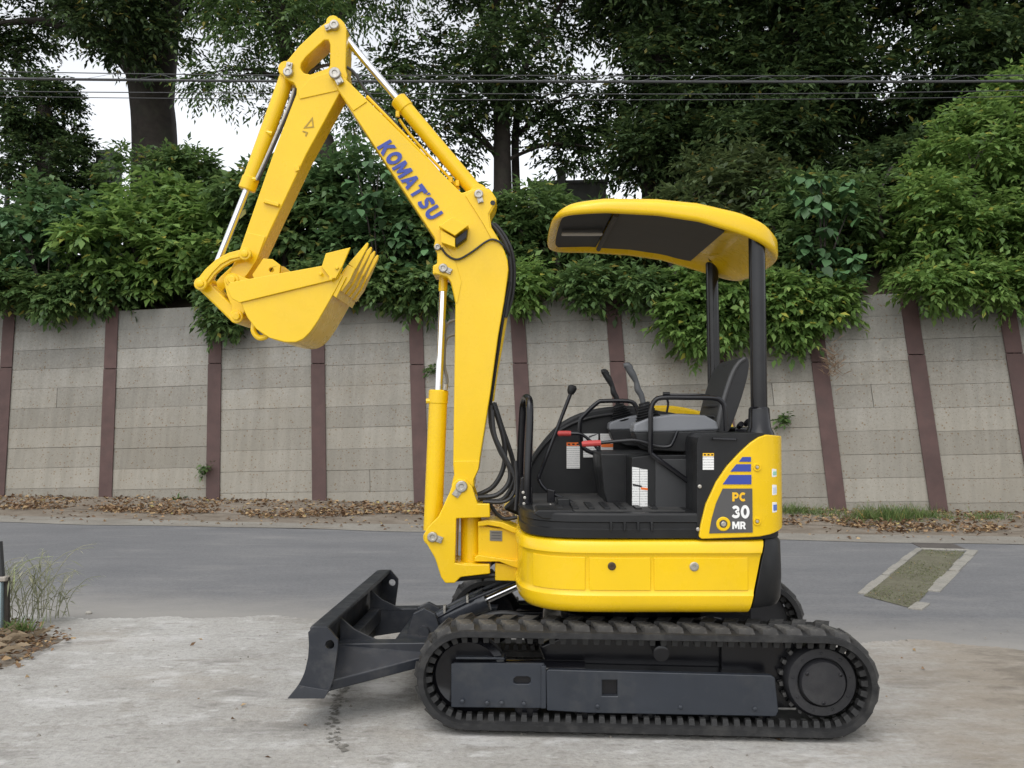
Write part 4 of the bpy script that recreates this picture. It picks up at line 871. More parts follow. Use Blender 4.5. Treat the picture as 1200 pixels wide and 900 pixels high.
# ================================================================== the setting
def ground_mat(name, stops, scales, rough=0.9, bump=0.25, bscale=40.0, specks=None, tint=None, streak=False, zones=None):
    m = bpy.data.materials.new(name); m.use_nodes = True; N = m.node_tree.nodes; K = m.node_tree.links; b = N['Principled BSDF']
    b.inputs['Roughness'].default_value = rough; b.inputs['Specular IOR Level'].default_value = 0.3
    tc = N.new('ShaderNodeTexCoord')
    def nz(s, det=8, ro=0.62, sy=1.0):
        n = N.new('ShaderNodeTexNoise'); n.inputs['Scale'].default_value = s; n.inputs['Detail'].default_value = det; n.inputs['Roughness'].default_value = ro
        if sy != 1.0:
            mp = N.new('ShaderNodeMapping'); mp.inputs['Scale'].default_value = (1, sy, 1); K.new(tc.outputs['Object'], mp.inputs['Vector']); K.new(mp.outputs[0], n.inputs['Vector'])
        else: K.new(tc.outputs['Object'], n.inputs['Vector'])
        return n
    def ramp(src, els):
        r = N.new('ShaderNodeValToRGB'); e = r.color_ramp.elements
        while len(e) < len(els): e.new(0.5)
        for q, (p, c) in zip(e, els): q.position = p; q.color = (*c, 1)
        K.new(src, r.inputs['Fac']); return r
    def mixc(fac, a, c, mode='MIX'):
        x = N.new('ShaderNodeMix'); x.data_type = 'RGBA'; x.blend_type = mode; K.new(fac, x.inputs[0]) if not isinstance(fac, float) else None
        if isinstance(fac, float): x.inputs[0].default_value = fac
        for i, q in ((6, a), (7, c)):
            if isinstance(q, tuple): x.inputs[i].default_value = (*q, 1)
            else: K.new(q, x.inputs[i])
        return x.outputs[2]
    col = ramp(nz(scales[0], sy=2.5 if streak else 1.0).outputs['Fac'], stops).outputs['Color']
    fine = nz(scales[1], 10, 0.75); g = ramp(fine.outputs['Fac'], [(0.30, (0.72,) * 3), (0.5, (1.0,) * 3), (0.72, (1.22,) * 3)])
    col = mixc(1.0, col, g.outputs['Color'], 'MULTIPLY')
    if tint:                                    # broad stains of another colour
        for (c, s, lo, hi, am, sy) in tint:
            r = ramp(nz(s, 7, 0.65, sy).outputs['Fac'], [(lo, (0,) * 3), (hi, (am,) * 3)]); col = mixc(r.outputs['Color'], col, c)
    for (c, vec, d0, d1, ns, na, am) in (zones or []):       # a zone of dust or dirt that lies along a line on the ground
        dt = N.new('ShaderNodeVectorMath'); dt.operation = 'DOT_PRODUCT'; dt.inputs[1].default_value = vec; K.new(tc.outputs['Object'], dt.inputs[0])
        nn = nz(ns, 8, 0.7, 1.8); ad = N.new('ShaderNodeMath'); ad.operation = 'MULTIPLY_ADD'; ad.inputs[1].default_value = na; K.new(nn.outputs['Fac'], ad.inputs[0]); K.new(dt.outputs['Value'], ad.inputs[2])
        mr = N.new('ShaderNodeMapRange'); mr.inputs['From Min'].default_value = d0; mr.inputs['From Max'].default_value = d1; mr.inputs['To Max'].default_value = am; K.new(ad.outputs[0], mr.inputs['Value'])
        col = mixc(mr.outputs[0], col, c)
    if specks:
        for (c, s, th) in specks:
            vo = N.new('ShaderNodeTexVoronoi'); vo.inputs['Scale'].default_value = s; K.new(tc.outputs['Object'], vo.inputs['Vector'])
            nn = nz(s * 0.21, 4); ad = N.new('ShaderNodeMath'); ad.operation = 'MULTIPLY_ADD'; ad.inputs[1].default_value = -0.35; K.new(nn.outputs['Fac'], ad.inputs[0]); K.new(vo.outputs['Distance'], ad.inputs[2])
            r = ramp(ad.outputs[0], [(max(th - 0.03, 0), (0.85,) * 3), (th, (0,) * 3)]); col = mixc(r.outputs['Color'], col, c)
    K.new(col, b.inputs['Base Color'])
    bn = nz(bscale, 10, 0.7); bp = N.new('ShaderNodeBump'); bp.inputs['Strength'].default_value = bump; bp.inputs['Distance'].default_value = 0.012
    K.new(bn.outputs['Fac'], bp.inputs['Height']); K.new(bp.outputs[0], b.inputs['Normal'])
    return m
# wall line on the ground
WA = on_ground(0, 586.5); WB = on_ground(1102, 606)
wd = (WB - WA); wd.z = 0; WANG = math.atan2(wd.y, wd.x); wd.normalize(); wnrm = Vector((-wd.y, wd.x, 0))   # wnrm points into the bank
def wpt(s, d): p = WA + wd * s + wnrm * d; return (p.x, p.y)
d_edge = (on_ground(600, 737) - WA).dot(wnrm)   # where the concrete apron starts, measured from the wall
_k = (WA.x * wnrm.x + WA.y * wnrm.y)
SOIL = ground_mat('verge_soil', [(0.3, (0.13, 0.105, 0.08)), (0.55, (0.20, 0.17, 0.135)), (0.75, (0.26, 0.23, 0.195))], (2.2, 30), bump=0.6, bscale=25)
BANKM = ground_mat('bank_soil', [(0.3, (0.035, 0.028, 0.02)), (0.6, (0.06, 0.045, 0.03)), (0.8, (0.05, 0.06, 0.03))], (1.5, 20), bump=0.8, bscale=8)
ASPH = ground_mat('asphalt', [(0.25, (0.128, 0.130, 0.135)), (0.5, (0.155, 0.156, 0.160)), (0.75, (0.188, 0.187, 0.187))], (0.5, 45), bump=0.3, bscale=120, streak=True,
                  tint=[((0.27, 0.262, 0.25), 0.8, 0.54, 0.78, 0.5, 3.5), ((0.125, 0.126, 0.130), 1.3, 0.58, 0.78, 0.5, 2.5), ((0.30, 0.29, 0.275), 3.5, 0.66, 0.74, 0.4, 6.0)],
                  zones=[((0.31, 0.295, 0.27), (-wnrm.x, -wnrm.y, 0), -_k - d_edge - 0.55, -_k - d_edge + 0.35, 1.6, 0.9, 0.75)])
CONC = ground_mat('apron_concrete', [(0.28, (0.28, 0.268, 0.245)), (0.48, (0.375, 0.363, 0.338)), (0.72, (0.465, 0.457, 0.435))], (1.1, 30), bump=0.9, bscale=45,
                  tint=[((0.34, 0.305, 0.255), 0.7, 0.50, 0.70, 0.6, 1.6), ((0.56, 0.555, 0.54), 1.9, 0.54, 0.68, 0.7, 2.0), ((0.22, 0.20, 0.17), 2.4, 0.58, 0.70, 0.65, 2.2), ((0.17, 0.155, 0.135), 6.5, 0.61, 0.70, 0.6, 2.0), ((0.24, 0.225, 0.20), 15, 0.57, 0.67, 0.6, 1.5), ((0.62, 0.615, 0.60), 5.0, 0.58, 0.68, 0.55, 1.6), ((0.17, 0.16, 0.145), 1.1, 0.58, 0.66, 0.55, 2.6), ((0.15, 0.14, 0.125), 4.2, 0.62, 0.68, 0.5, 1.5)],
                  zones=[((0.27, 0.225, 0.17), (1, -0.25, 0), 1.45, 2.5, 2.2, 2.4, 0.7), ((0.15, 0.13, 0.105), (1, -0.35, 0), 2.1, 2.6, 4.0, 2.6, 0.6)])
def sheet(name, pts, z, material, kind='structure', sub=0):
    v = [(p[0], p[1], z) for p in pts]; o = obj(name, v, [tuple(range(len(v)))], material, None, smooth=False); tag(o, kind=kind); return o
g = sheet('ground', [(-400, -60), (400, -60), (400, 900), (-400, 900)], -0.016, SOIL)
# road: strip along the wall, near edge lies under the concrete apron
re0 = on_ground(0, 611); d_far = (re0 - WA).dot(wnrm)
sheet('road', [wpt(-60, d_far - 9.5), wpt(70, d_far - 9.5), wpt(70, d_far), wpt(-60, d_far)], -0.010, ASPH)
# pale flush gutter between road and verge
gut = ground_mat('gutter_concrete', [(0.3, (0.20, 0.185, 0.16)), (0.6, (0.25, 0.235, 0.205)), (0.8, (0.29, 0.275, 0.245))], (1.4, 30), bump=0.4, bscale=60, tint=[((0.17, 0.14, 0.11), 1.4, 0.5, 0.7, 0.6, 2.0)])
gp = [wpt(s, d_far - 0.04 + 0.05 * math.sin(s * 1.3) + 0.03 * math.sin(s * 3.1)) for s in np.arange(-30, 46, 0.5)] + [wpt(s, d_far + 0.62 + 0.07 * math.sin(s * 0.9)) for s in np.arange(45.5, -30.5, -0.5)]
o = sheet('gutter', gp, -0.005, gut)
# concrete apron with an uneven far edge
edge_px = [(-260, 715), (-120, 718), (20, 721), (75, 722), (150, 722), (230, 724), (300, 723), (370, 727), (430, 731), (520, 734), (640, 739), (760, 743), (880, 746), (950, 748), (1010, 752), (1060, 751), (1120, 756), (1200, 762), (1330, 770), (1500, 780)]
ed = [on_ground(a, b) for a, b in edge_px]; er = random.Random(3); pts = []
for a, b in zip(ed[:-1], ed[1:]):
    for k in range(22):
        p = a.lerp(b, k / 22); pts.append((p.x, p.y + er.uniform(-0.018, 0.018) + 0.05 * math.sin(p.x * 2.7) + 0.03 * math.sin(p.x * 7.3 + 1) + 0.02 * math.sin(p.x * 17.1)))
apron = sheet('concrete_apron', pts + [(12, 5.2), (12, -14), (-12, -14), (-12, 6.0)], 0.0, CONC)

# ---------------- retaining wall: steel posts with stacked concrete planks
BAT = R(9.0); CH = 0.345; NC = 10
WALL = empty('retaining_wall', WA, WANG)
tag(WALL, 'long leaning retaining wall of grey concrete planks between rusty brown steel posts', 'wall')
def plank_mat():
    m = ground_mat('plank_concrete', [(0.3, (0.215, 0.204, 0.178)), (0.5, (0.268, 0.255, 0.225)), (0.72, (0.315, 0.302, 0.272))], (1.3, 26), bump=0.3, bscale=50,
        tint=[((0.21, 0.18, 0.135), 0.75, 0.50, 0.72, 0.5, 1.0), ((0.36, 0.355, 0.335), 1.1, 0.56, 0.75, 0.5, 1.0), ((0.19, 0.18, 0.165), 2.2, 0.60, 0.76, 0.5, 1.0)], specks=[((0.19, 0.14, 0.09), 15, -0.035), ((0.18, 0.145, 0.105), 31, -0.035)],
        zones=[((0.262, 0.242, 0.20), (0, 0, -1), -2.0, -0.6, 0.9, 1.2, 0.65), ((0.20, 0.20, 0.185), (0, 0, 1), 2.7, 3.6, 1.3, 1.0, 0.6)])
    N = m.node_tree.nodes; K = m.node_tree.links; b = N['Principled BSDF']; src = b.inputs['Base Color'].links[0].from_socket
    oi = N.new('ShaderNodeObjectInfo'); r = N.new('ShaderNodeMapRange'); r.inputs['To Min'].default_value = 0.86; r.inputs['To Max'].default_value = 1.10; K.new(oi.outputs['Random'], r.inputs['Value'])
    # streaks of weather running down the face
    tc = N.new('ShaderNodeTexCoord'); mp = N.new('ShaderNodeMapping'); mp.inputs['Scale'].default_value = (7, 1, 0.5); nz = N.new('ShaderNodeTexNoise'); nz.inputs['Scale'].default_value = 1.5; nz.inputs['Detail'].default_value = 6
    K.new(tc.outputs['Object'], mp.inputs['Vector']); K.new(mp.outputs[0], nz.inputs['Vector']); r2 = N.new('ShaderNodeMapRange'); r2.inputs['From Min'].default_value = 0.35; r2.inputs['From Max'].default_value = 0.7; r2.inputs['To Min'].default_value = 1.04; r2.inputs['To Max'].default_value = 0.89; K.new(nz.outputs['Fac'], r2.inputs['Value'])
    mu = N.new('ShaderNodeMath'); mu.operation = 'MULTIPLY'; K.new(r.outputs[0], mu.inputs[0]); K.new(r2.outputs[0], mu.inputs[1])
    sc = N.new('ShaderNodeVectorMath'); sc.operation = 'SCALE'; K.new(src, sc.inputs[0]); K.new(mu.outputs[0], sc.inputs['Scale']); K.new(sc.outputs[0], b.inputs['Base Color'])
    return m
PLANK = plank_mat()
POST = mat('post_brown', (0.076, 0.042, 0.037), 0.75, var=0.2, var_scale=4, dirt=(0.06, 0.04, 0.035), dirt_amt=0.6, dirt_scale=5, bump=0.25, bump_scale=60, obj_var=0.08)
def wall_s(px, py):
    d = ray(px, py); t = (WA - EYE).dot(wnrm) / d.dot(wnrm); return ((EYE + d * t) - WA).dot(wd)
post_s = [wall_s(px, py) for px, py in ((-128, 583), (-3, 585), (122.7, 587), (249, 589), (374, 591), (494, 594), (619, 597), (737, 599), (862, 601.5), (983, 603.5), (1102, 606), (1222, 608), (1345, 610))]
for k in range(6): post_s.insert(0, post_s[0] - 1.8); post_s.append(post_s[-1] + 1.6)
cb, sb_ = math.cos(BAT), math.sin(BAT)
LEAN = 0.080                                  # posts lean along the wall, planks rise a little to the right
def wl_(s, n, h): return (s - LEAN * h, n * cb + h * sb_, h * cb - n * sb_)     # wall local: along, depth behind face, height along the batter
PW = 0.12
wr = random.Random(11)
def wbox(s0, s1, n0, n1, h0, h1, name, material, parent, bev, rise=0.0):
    v = [wl_(s, n, h + rise * (s - (s0 + s1) / 2)) for n in (n0, n1) for s, h in ((s0, h0), (s1, h0), (s1, h1), (s0, h1))]
    return obj(name, v, [(3, 2, 1, 0), (4, 5, 6, 7), (0, 1, 5, 4), (1, 2, 6, 5), (2, 3, 7, 6), (3, 0, 4, 7)], material, parent, bev, 1)
for i in range(len(post_s) - 1):
    a, b = post_s[i] + PW - 0.02, post_s[i + 1] - PW + 0.02
    hb = wr.uniform(-0.03, 0.03)
    for c in range(NC):
        h0 = c * CH + hb - 0.12; top = c == NC - 1
        off = wr.uniform(-0.004, 0.004) + (0.012 if top else 0)
        split = wr.random() < 0.08
        segs = [(a, b)] if not split else [(a, (a + b) / 2 - 0.003), ((a + b) / 2 + 0.003, b)]
        for (p, q) in segs:
            dh = 0.03 * ((p + q) / 2 - (a + b) / 2)
            wbox(p, q, 0.030 + off, 0.15, h0 + dh + wr.uniform(0.0005, 0.002), h0 + dh + CH - wr.uniform(0.0005, 0.002), 'concrete_plank', PLANK, WALL, 0.0035, 0.03)
for s in post_s:
    hs = 2.32 + wr.uniform(-0.06, 0.06)
    p = wbox(s - PW, s + PW, 0.0, 0.02, -0.15, hs, 'steel_post', POST, WALL, 0.004)
    wbox(s - PW + 0.003, s + PW - 0.003, 0.004, 0.024, hs + 0.012, NC * CH - 0.05, 'upper_length', POST, p, 0.004)
    wbox(s - 0.01, s + 0.01, 0.02, 0.16, -0.1, NC * CH - 0.1, 'post_web', POST, p, 0)
    wbox(s - PW + 0.02, s + PW - 0.02, 0.155, 0.17, -0.1, NC * CH - 0.1, 'rear_flange', POST, p, 0)
HTOP = NC * CH * cb - 0.12
# ---------------- bank behind the wall, plateau of the hilltop
bv = []; bf = []; rows = [(0.22, -0.6), (0.62, HTOP - 0.12), (1.0, HTOP + 0.05), (2.0, HTOP + 0.75), (3.2, HTOP + 1.35), (5.0, HTOP + 1.75), (9, HTOP + 1.95), (25, HTOP + 1.9), (120, HTOP + 1.5)]
ss = np.arange(-40, 60, 1.0)
br = random.Random(5)
for (d, z) in rows:
    for s in ss:
        x, y = wpt(s, d); bv.append((x, y, z + (br.uniform(-0.12, 0.12) if d > 0.8 else 0)))
n = len(ss)
for r in range(len(rows) - 1):
    for k in range(n - 1): bf.append((r * n + k, r * n + k + 1, (r + 1) * n + k + 1, (r + 1) * n + k))
bank = obj('bank', bv, bf, BANKM, None, angle=80); tag(bank, kind='structure')
def bank_z(s, d): return float(np.interp(d, [r[0] for r in rows], [r[1] for r in rows]))
# ================================================================== vegetation
def leaf_mat(name, c0, c1, c2, rough=0.5, trans=0.35):
    m = bpy.data.materials.new(name); m.use_nodes = True; N = m.node_tree.nodes; K = m.node_tree.links
    for n in list(N): N.remove(n)
    out = N.new('ShaderNodeOutputMaterial'); b = N.new('ShaderNodeBsdfPrincipled'); t = N.new('ShaderNodeBsdfTranslucent'); mx = N.new('ShaderNodeMixShader')
    g = N.new('ShaderNodeNewGeometry'); r = N.new('ShaderNodeValToRGB'); e = r.color_ramp.elements
    e[0].position = 0.0; e[0].color = (*c0, 1); e[1].position = 1.0; e[1].color = (*c2, 1); q = e.new(0.55); q.color = (*c1, 1); e[2].position = 0.965; q = e.new(0.985); q.color = (min(c2[0] * 2.0, 0.4), c2[1] * 1.15, c2[2] * 0.8, 1)
    K.new(g.outputs['Random Per Island'], r.inputs['Fac']); K.new(r.outputs['Color'], b.inputs['Base Color'])
    b.inputs['Roughness'].default_value = rough; b.inputs['Specular IOR Level'].default_value = 0.35
    hs = N.new('ShaderNodeHueSaturation'); hs.inputs['Value'].default_value = 1.3; hs.inputs['Hue'].default_value = 0.485
    K.new(r.outputs['Color'], hs.inputs['Color']); K.new(hs.outputs[0], t.inputs['Color'])
    mx.inputs[0].default_value = trans; K.new(b.outputs[0], mx.inputs[1]); K.new(t.outputs[0], mx.inputs[2]); K.new(mx.outputs[0], out.inputs['Surface'])
    return m
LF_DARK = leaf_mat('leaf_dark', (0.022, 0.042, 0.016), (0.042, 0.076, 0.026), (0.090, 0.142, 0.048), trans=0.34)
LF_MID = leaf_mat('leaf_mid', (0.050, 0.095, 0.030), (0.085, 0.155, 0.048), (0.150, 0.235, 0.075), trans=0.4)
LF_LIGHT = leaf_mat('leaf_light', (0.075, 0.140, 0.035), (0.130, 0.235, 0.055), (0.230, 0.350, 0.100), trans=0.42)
LF_BROAD = leaf_mat('leaf_broad', (0.050, 0.105, 0.038), (0.080, 0.155, 0.055), (0.135, 0.220, 0.085), rough=0.42)
LF_OLIVE = leaf_mat('leaf_olive', (0.045, 0.066, 0.026), (0.066, 0.098, 0.036), (0.10, 0.14, 0.050))
BARK = mat('bark', (0.030, 0.024, 0.019), 0.9, var=0.35, var_scale=6, bump=0.9, bump_scale=18, dirt=(0.035, 0.045, 0.025), dirt_amt=0.5, dirt_scale=2)
LITTER = leaf_mat('dead_leaf', (0.11, 0.065, 0.036), (0.25, 0.155, 0.085), (0.42, 0.30, 0.16), rough=0.75, trans=0.1)
GRASSM = leaf_mat('grass_blade', (0.07, 0.12, 0.035), (0.11, 0.17, 0.05), (0.20, 0.25, 0.09), trans=0.3)
STRAW = leaf_mat('grass_stalk', (0.17, 0.19, 0.11), (0.28, 0.29, 0.18), (0.42, 0.40, 0.28), trans=0.3)
def unit(a): return a / np.maximum(np.linalg.norm(a, axis=-1, keepdims=True), 1e-9)
def quads_mesh(name, V, material, parent=None, kind=None):
    """V: (m,4,3) array of leaf quads"""
    m = len(V); me = bpy.data.meshes.new(name); me.vertices.add(m * 4); me.loops.add(m * 4); me.polygons.add(m)
    me.vertices.foreach_set('co', V.astype(np.float32).ravel()); me.loops.foreach_set('vertex_index', np.arange(m * 4, dtype=np.int32))
    me.polygons.foreach_set('loop_start', np.arange(0, m * 4, 4, dtype=np.int32)); me.polygons.foreach_set('loop_total', np.full(m, 4, dtype=np.int32))
    me.update(calc_edges=True); me.materials.append(material)
    o = bpy.data.objects.new(name, me); link(o, parent)
    if kind: o['kind'] = kind
    return o
def leaf_quads(base, d, up, ll, lw, fold=0.25):
    d = unit(d); w = unit(np.cross(d, up)); nrm = np.cross(w, d)
    ll = ll[:, None]; lw = lw[:, None]
    mid = base + d * ll * 0.42 + nrm * lw * fold * 0.6
    return np.stack([base, mid + w * lw * 0.5, base + d * ll - nrm * ll * 0.10, mid - w * lw * 0.5], axis=1)
def twigs(P, Dv, k, tl, ll, lw, rg, droop=0.35, spread=0.9):
    n = len(P); out = []; Dv = unit(Dv); up0 = np.array([0, 0, 1.0])
    side = unit(np.cross(Dv, up0 + rg.normal(0, 0.25, (n, 3))))
    tls = tl * rg.uniform(0.7, 1.3, n)
    for j in range(k):
        t = j / max(k - 1, 1); sg = 1 if j % 2 else -1
        if j == k - 1: ld = Dv + rg.normal(0, 0.15, (n, 3))
        else: ld = Dv * (0.35 + 0.5 * t) + side * sg * spread + rg.normal(0, 0.22, (n, 3))
        ld = ld + np.array([0, 0, -droop]) * (0.5 + 0.6 * t)
        b = P + Dv * (tls * t)[:, None] + np.array([0, 0, -1.0]) * (droop * 0.5 * tls * t * t)[:, None]
        u = up0 + rg.normal(0, 0.35, (n, 3)); s = rg.uniform(0.7, 1.25, n)
        out.append(leaf_quads(b, ld, u, ll * s, lw * s))
    return np.concatenate(out)
def crown_leaves(ells, nclump, ntwig, k, tl, ll, lw, seed, clump_r=0.34, droop=0.35, up_bias=0.25, inner=0.55, thin=0.0, flat=0.8):
    """ells: list of (centre, radii). Clumps sit in the outer part of each ellipsoid; twigs fan out of every clump."""
    rg = np.random.default_rng(seed); PP = []; DD = []
    vol = [e[1][0] * e[1][2] + e[1][0] * e[1][1] + e[1][1] * e[1][2] for e in ells]; tot = sum(vol)
    for (c, r), vv in zip(ells, vol):
        m = max(3, int(nclump * vv / tot)); c = np.array(c); r = np.array(r)
        d = unit(rg.normal(0, 1, (m, 3))); rad = rg.uniform(inner, 1.0, m) ** 0.7 * (1 + 0.12 * rg.normal(0, 1, m))
        cc = c + d * rad[:, None] * r
        sz = rg.uniform(0.6, 1.35, m)
        for i in range(m):
            q = max(2, int(ntwig * rg.uniform(0.6, 1.4) * (1 - thin * rg.random())))
            e = unit(rg.normal(0, 1, (q, 3)) + d[i] * 0.7 + np.array([0, 0, up_bias]))
            PP.append(cc[i] + e * (clump_r * sz[i] * rg.uniform(0.3, 1.0, q)[:, None]) * np.array([1.15, 1.15, flat]))
            DD.append(e * np.array([1, 1, 0.7]) + rg.normal(0, 0.25, (q, 3)))
    return twigs(np.concatenate(PP), np.concatenate(DD), k, tl, ll, lw, rg, droop)
def ell(x0, x1, y0, y1, depth, ry=None):
    a = at((x0 + x1) / 2, (y0 + y1) / 2, depth); rx = (x1 - x0) / 2 * depth / FOC; rz = (y1 - y0) / 2 * depth / FOC
    return ((a.x, a.y, a.z), (rx, ry if ry else min(rx, rz) * 0.9, rz))
def wdep(px): return 16.05 - 0.00245 * px                 # distance of the wall top at this picture column
def limb_vf(m, pts, radii, seg=9): m.add(*tube_vf(pts, radii, seg, 4))
def plant(name, label, cat, base, trunk_paths, ells, leaf, material, group, crown='crown', trunk='trunk', bark=None, seed=1, **kw):
    root = empty(name, base); tag(root, label, cat, group); inv = Vector(base)
    mb = MB(); rr = random.Random(seed)
    for pts, rad in trunk_paths: limb_vf(mb, [Vector(p) - inv for p in pts], rad)
    if trunk_paths:
        tops = [Vector(p[0][-1]) for p in trunk_paths]
        for (c, r) in ells:                               # a limb or two into every lobe of the crown
            for k in range(2):
                q = Vector(c) + Vector((rr.uniform(-.5, .5) * r[0], rr.uniform(-.4, .4) * r[1], rr.uniform(-.2, .5) * r[2]))
                allp = [Vector(x) for p in trunk_paths for x in p[0]]; s = min(allp, key=lambda x: (x - q).length + (2.0 if x.z > q.z else 0))
                w = trunk_paths[0][1][-1] * 0.6
                limb_vf(mb, [s - inv, (s * 0.5 + q * 0.5) + Vector((0, 0, 0.12 * (q - s).length)) - inv, q - inv], [w, w * 0.6, w * 0.2], 6)
    mb.build(trunk, bark or BARK, root, angle=60)
    V = crown_leaves([(tuple(Vector(c) - inv), r) for c, r in ells], seed=seed, **kw)
    quads_mesh(crown, V, material, root, 'stuff')
    return root
def bz(p):                                                # height of the bank under a point
    v = Vector((p.x, p.y, 0)) - Vector((WA.x, WA.y, 0)); return bank_z(v.dot(wd), max(0.62, v.dot(wnrm)))
def foot(px, depth): p = at(px, 300, depth); p.z = bz(p); return p
TRE = 'trees on the bank above the wall'; SHR = 'shrubs along the top of the wall'
def P(px, py, d): return at(px, py, d)
SM = dict(k=8, tl=0.34, ll=0.155, lw=0.070)
# big dark tree on the left
D0 = 21.0
b = foot(183, D0)
plant('broadleaf_tree', 'big dark tree with thick forked trunk behind the left hedge', 'tree', b,
      [([b + Vector((0, 0, -0.4)), P(181, 180, D0), P(177, 120, D0), P(165, 70, D0), P(150, 10, D0), P(130, -90, D0)], [0.66, 0.52, 0.50, 0.42, 0.34, 0.22]),
       ([P(181, 140, D0), P(188, 80, D0), P(196, 30, D0), P(215, -70, D0)], [0.42, 0.36, 0.30, 0.2]),
       ([P(170, 95, D0), P(135, 55, D0), P(95, 25, D0), P(40, -20, D0)], [0.30, 0.24, 0.18, 0.1])],
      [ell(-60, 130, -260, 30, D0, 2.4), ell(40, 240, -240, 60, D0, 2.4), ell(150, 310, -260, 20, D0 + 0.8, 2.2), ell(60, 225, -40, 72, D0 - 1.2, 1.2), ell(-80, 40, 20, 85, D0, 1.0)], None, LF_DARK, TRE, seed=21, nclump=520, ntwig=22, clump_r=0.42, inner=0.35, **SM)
# dark ivy covered stump
b = foot(52, 19.2)
plant('ivy_column', 'dark conical column of ivy standing beside the thick trunk', 'tree', b, [([b, P(54, 160, 19.2), P(50, 120, 19.2)], [0.25, 0.2, 0.08])],
      [ell(8, 84, 92, 170, 19.2, 0.8), ell(6, 112, 150, 262, 19.2, 0.9)], None, LF_DARK, TRE, seed=22, nclump=130, ntwig=26, clump_r=0.26, inner=0.5, k=7, tl=0.22, ll=0.10, lw=0.06)
# feathery tree behind the arm
D1 = 19.5; b = foot(388, D1)
plant('feathery_tree', 'light feathery tree with slanting trunk behind the excavator arm', 'tree', b, [([b, P(384, 180, D1), P(355, 112, D1), P(331, 40, D1), P(318, -70, D1)], [0.26, 0.22, 0.20, 0.17, 0.10]), ([P(352, 105, D1), P(380, 50, D1), P(420, -10, D1)], [0.12, 0.09, 0.06])],
      [ell(230, 340, -120, 55, D1, 1.3), ell(300, 430, -140, 40, D1 + .6, 1.4), ell(395, 500, -120, 35, D1, 1.2), ell(222, 300, 72, 118, D1, 0.5), ell(290, 350, 60, 130, D1 + .5, 0.7), ell(400, 470, 60, 170, D1, 0.8), ell(240, 400, -20, 62, D1 - .8, 0.8)], None, LF_MID, TRE, seed=23, nclump=330, ntwig=14, clump_r=0.40, inner=0.2, k=10, tl=0.42, ll=0.14, lw=0.050, droop=0.6, thin=0.45)
# tree in the middle with thin crown
D2 = 20.0; b = foot(590, D2)
plant('slender_tree', 'slender tree with airy crown behind the boom, upright brown trunk', 'tree', b, [([b, P(589, 190, D2), P(587, 125, D2), P(577, 50, D2), P(590, -70, D2)], [0.24, 0.20, 0.18, 0.13, 0.08]), ([P(587, 130, D2), P(620, 70, D2), P(660, 0, D2)], [0.09, 0.07, 0.04]), ([P(606, 240, D2 + .5), P(604, 160, D2 + .5), P(612, 100, D2 + .5)], [0.10, 0.09, 0.06])],
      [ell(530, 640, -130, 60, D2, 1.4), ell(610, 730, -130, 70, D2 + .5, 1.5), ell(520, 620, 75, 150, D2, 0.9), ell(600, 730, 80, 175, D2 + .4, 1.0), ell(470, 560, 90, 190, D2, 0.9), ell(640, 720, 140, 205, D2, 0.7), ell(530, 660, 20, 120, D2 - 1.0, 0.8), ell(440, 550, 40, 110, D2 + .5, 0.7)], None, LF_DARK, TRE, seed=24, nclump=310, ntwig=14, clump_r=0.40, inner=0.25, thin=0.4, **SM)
# dense evergreens on the right
D3 = 19.5; b = foot(768, D3)
plant('evergreen_tree', 'dense dark evergreen tree just left of the canopy roof', 'tree', b, [([b, P(770, 180, D3), P(775, 60, D3), P(780, -80, D3)], [0.34, 0.30, 0.25, 0.14])],
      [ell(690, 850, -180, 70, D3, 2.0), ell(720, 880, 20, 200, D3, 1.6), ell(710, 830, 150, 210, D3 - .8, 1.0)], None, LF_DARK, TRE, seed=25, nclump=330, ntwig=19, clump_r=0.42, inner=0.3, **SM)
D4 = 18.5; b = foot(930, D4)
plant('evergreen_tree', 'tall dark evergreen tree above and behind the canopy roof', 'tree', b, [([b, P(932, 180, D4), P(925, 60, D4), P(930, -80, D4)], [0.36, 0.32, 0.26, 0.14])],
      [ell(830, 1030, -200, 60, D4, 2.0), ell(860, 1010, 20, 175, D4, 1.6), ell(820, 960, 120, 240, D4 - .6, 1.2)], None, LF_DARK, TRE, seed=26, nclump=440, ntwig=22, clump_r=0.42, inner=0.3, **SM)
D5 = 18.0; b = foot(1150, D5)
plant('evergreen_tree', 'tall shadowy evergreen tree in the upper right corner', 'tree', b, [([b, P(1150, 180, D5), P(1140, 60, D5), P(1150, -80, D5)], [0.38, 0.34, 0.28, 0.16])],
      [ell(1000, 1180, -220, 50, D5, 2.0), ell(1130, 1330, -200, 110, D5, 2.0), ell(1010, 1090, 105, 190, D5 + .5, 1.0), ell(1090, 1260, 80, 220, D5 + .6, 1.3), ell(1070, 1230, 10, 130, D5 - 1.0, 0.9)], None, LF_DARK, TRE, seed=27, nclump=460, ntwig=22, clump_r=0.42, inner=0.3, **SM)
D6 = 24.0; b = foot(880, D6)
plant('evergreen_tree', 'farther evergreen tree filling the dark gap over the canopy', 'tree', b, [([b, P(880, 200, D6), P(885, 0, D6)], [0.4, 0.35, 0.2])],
      [ell(760, 960, 40, 260, D6, 2.0), ell(920, 1120, 120, 290, D6, 2.0), ell(1080, 1260, 60, 280, D6, 2.0)], None, LF_DARK, TRE, seed=28, nclump=400, ntwig=20, clump_r=0.5, inner=0.2, k=8, tl=0.4, ll=0.17, lw=0.07)

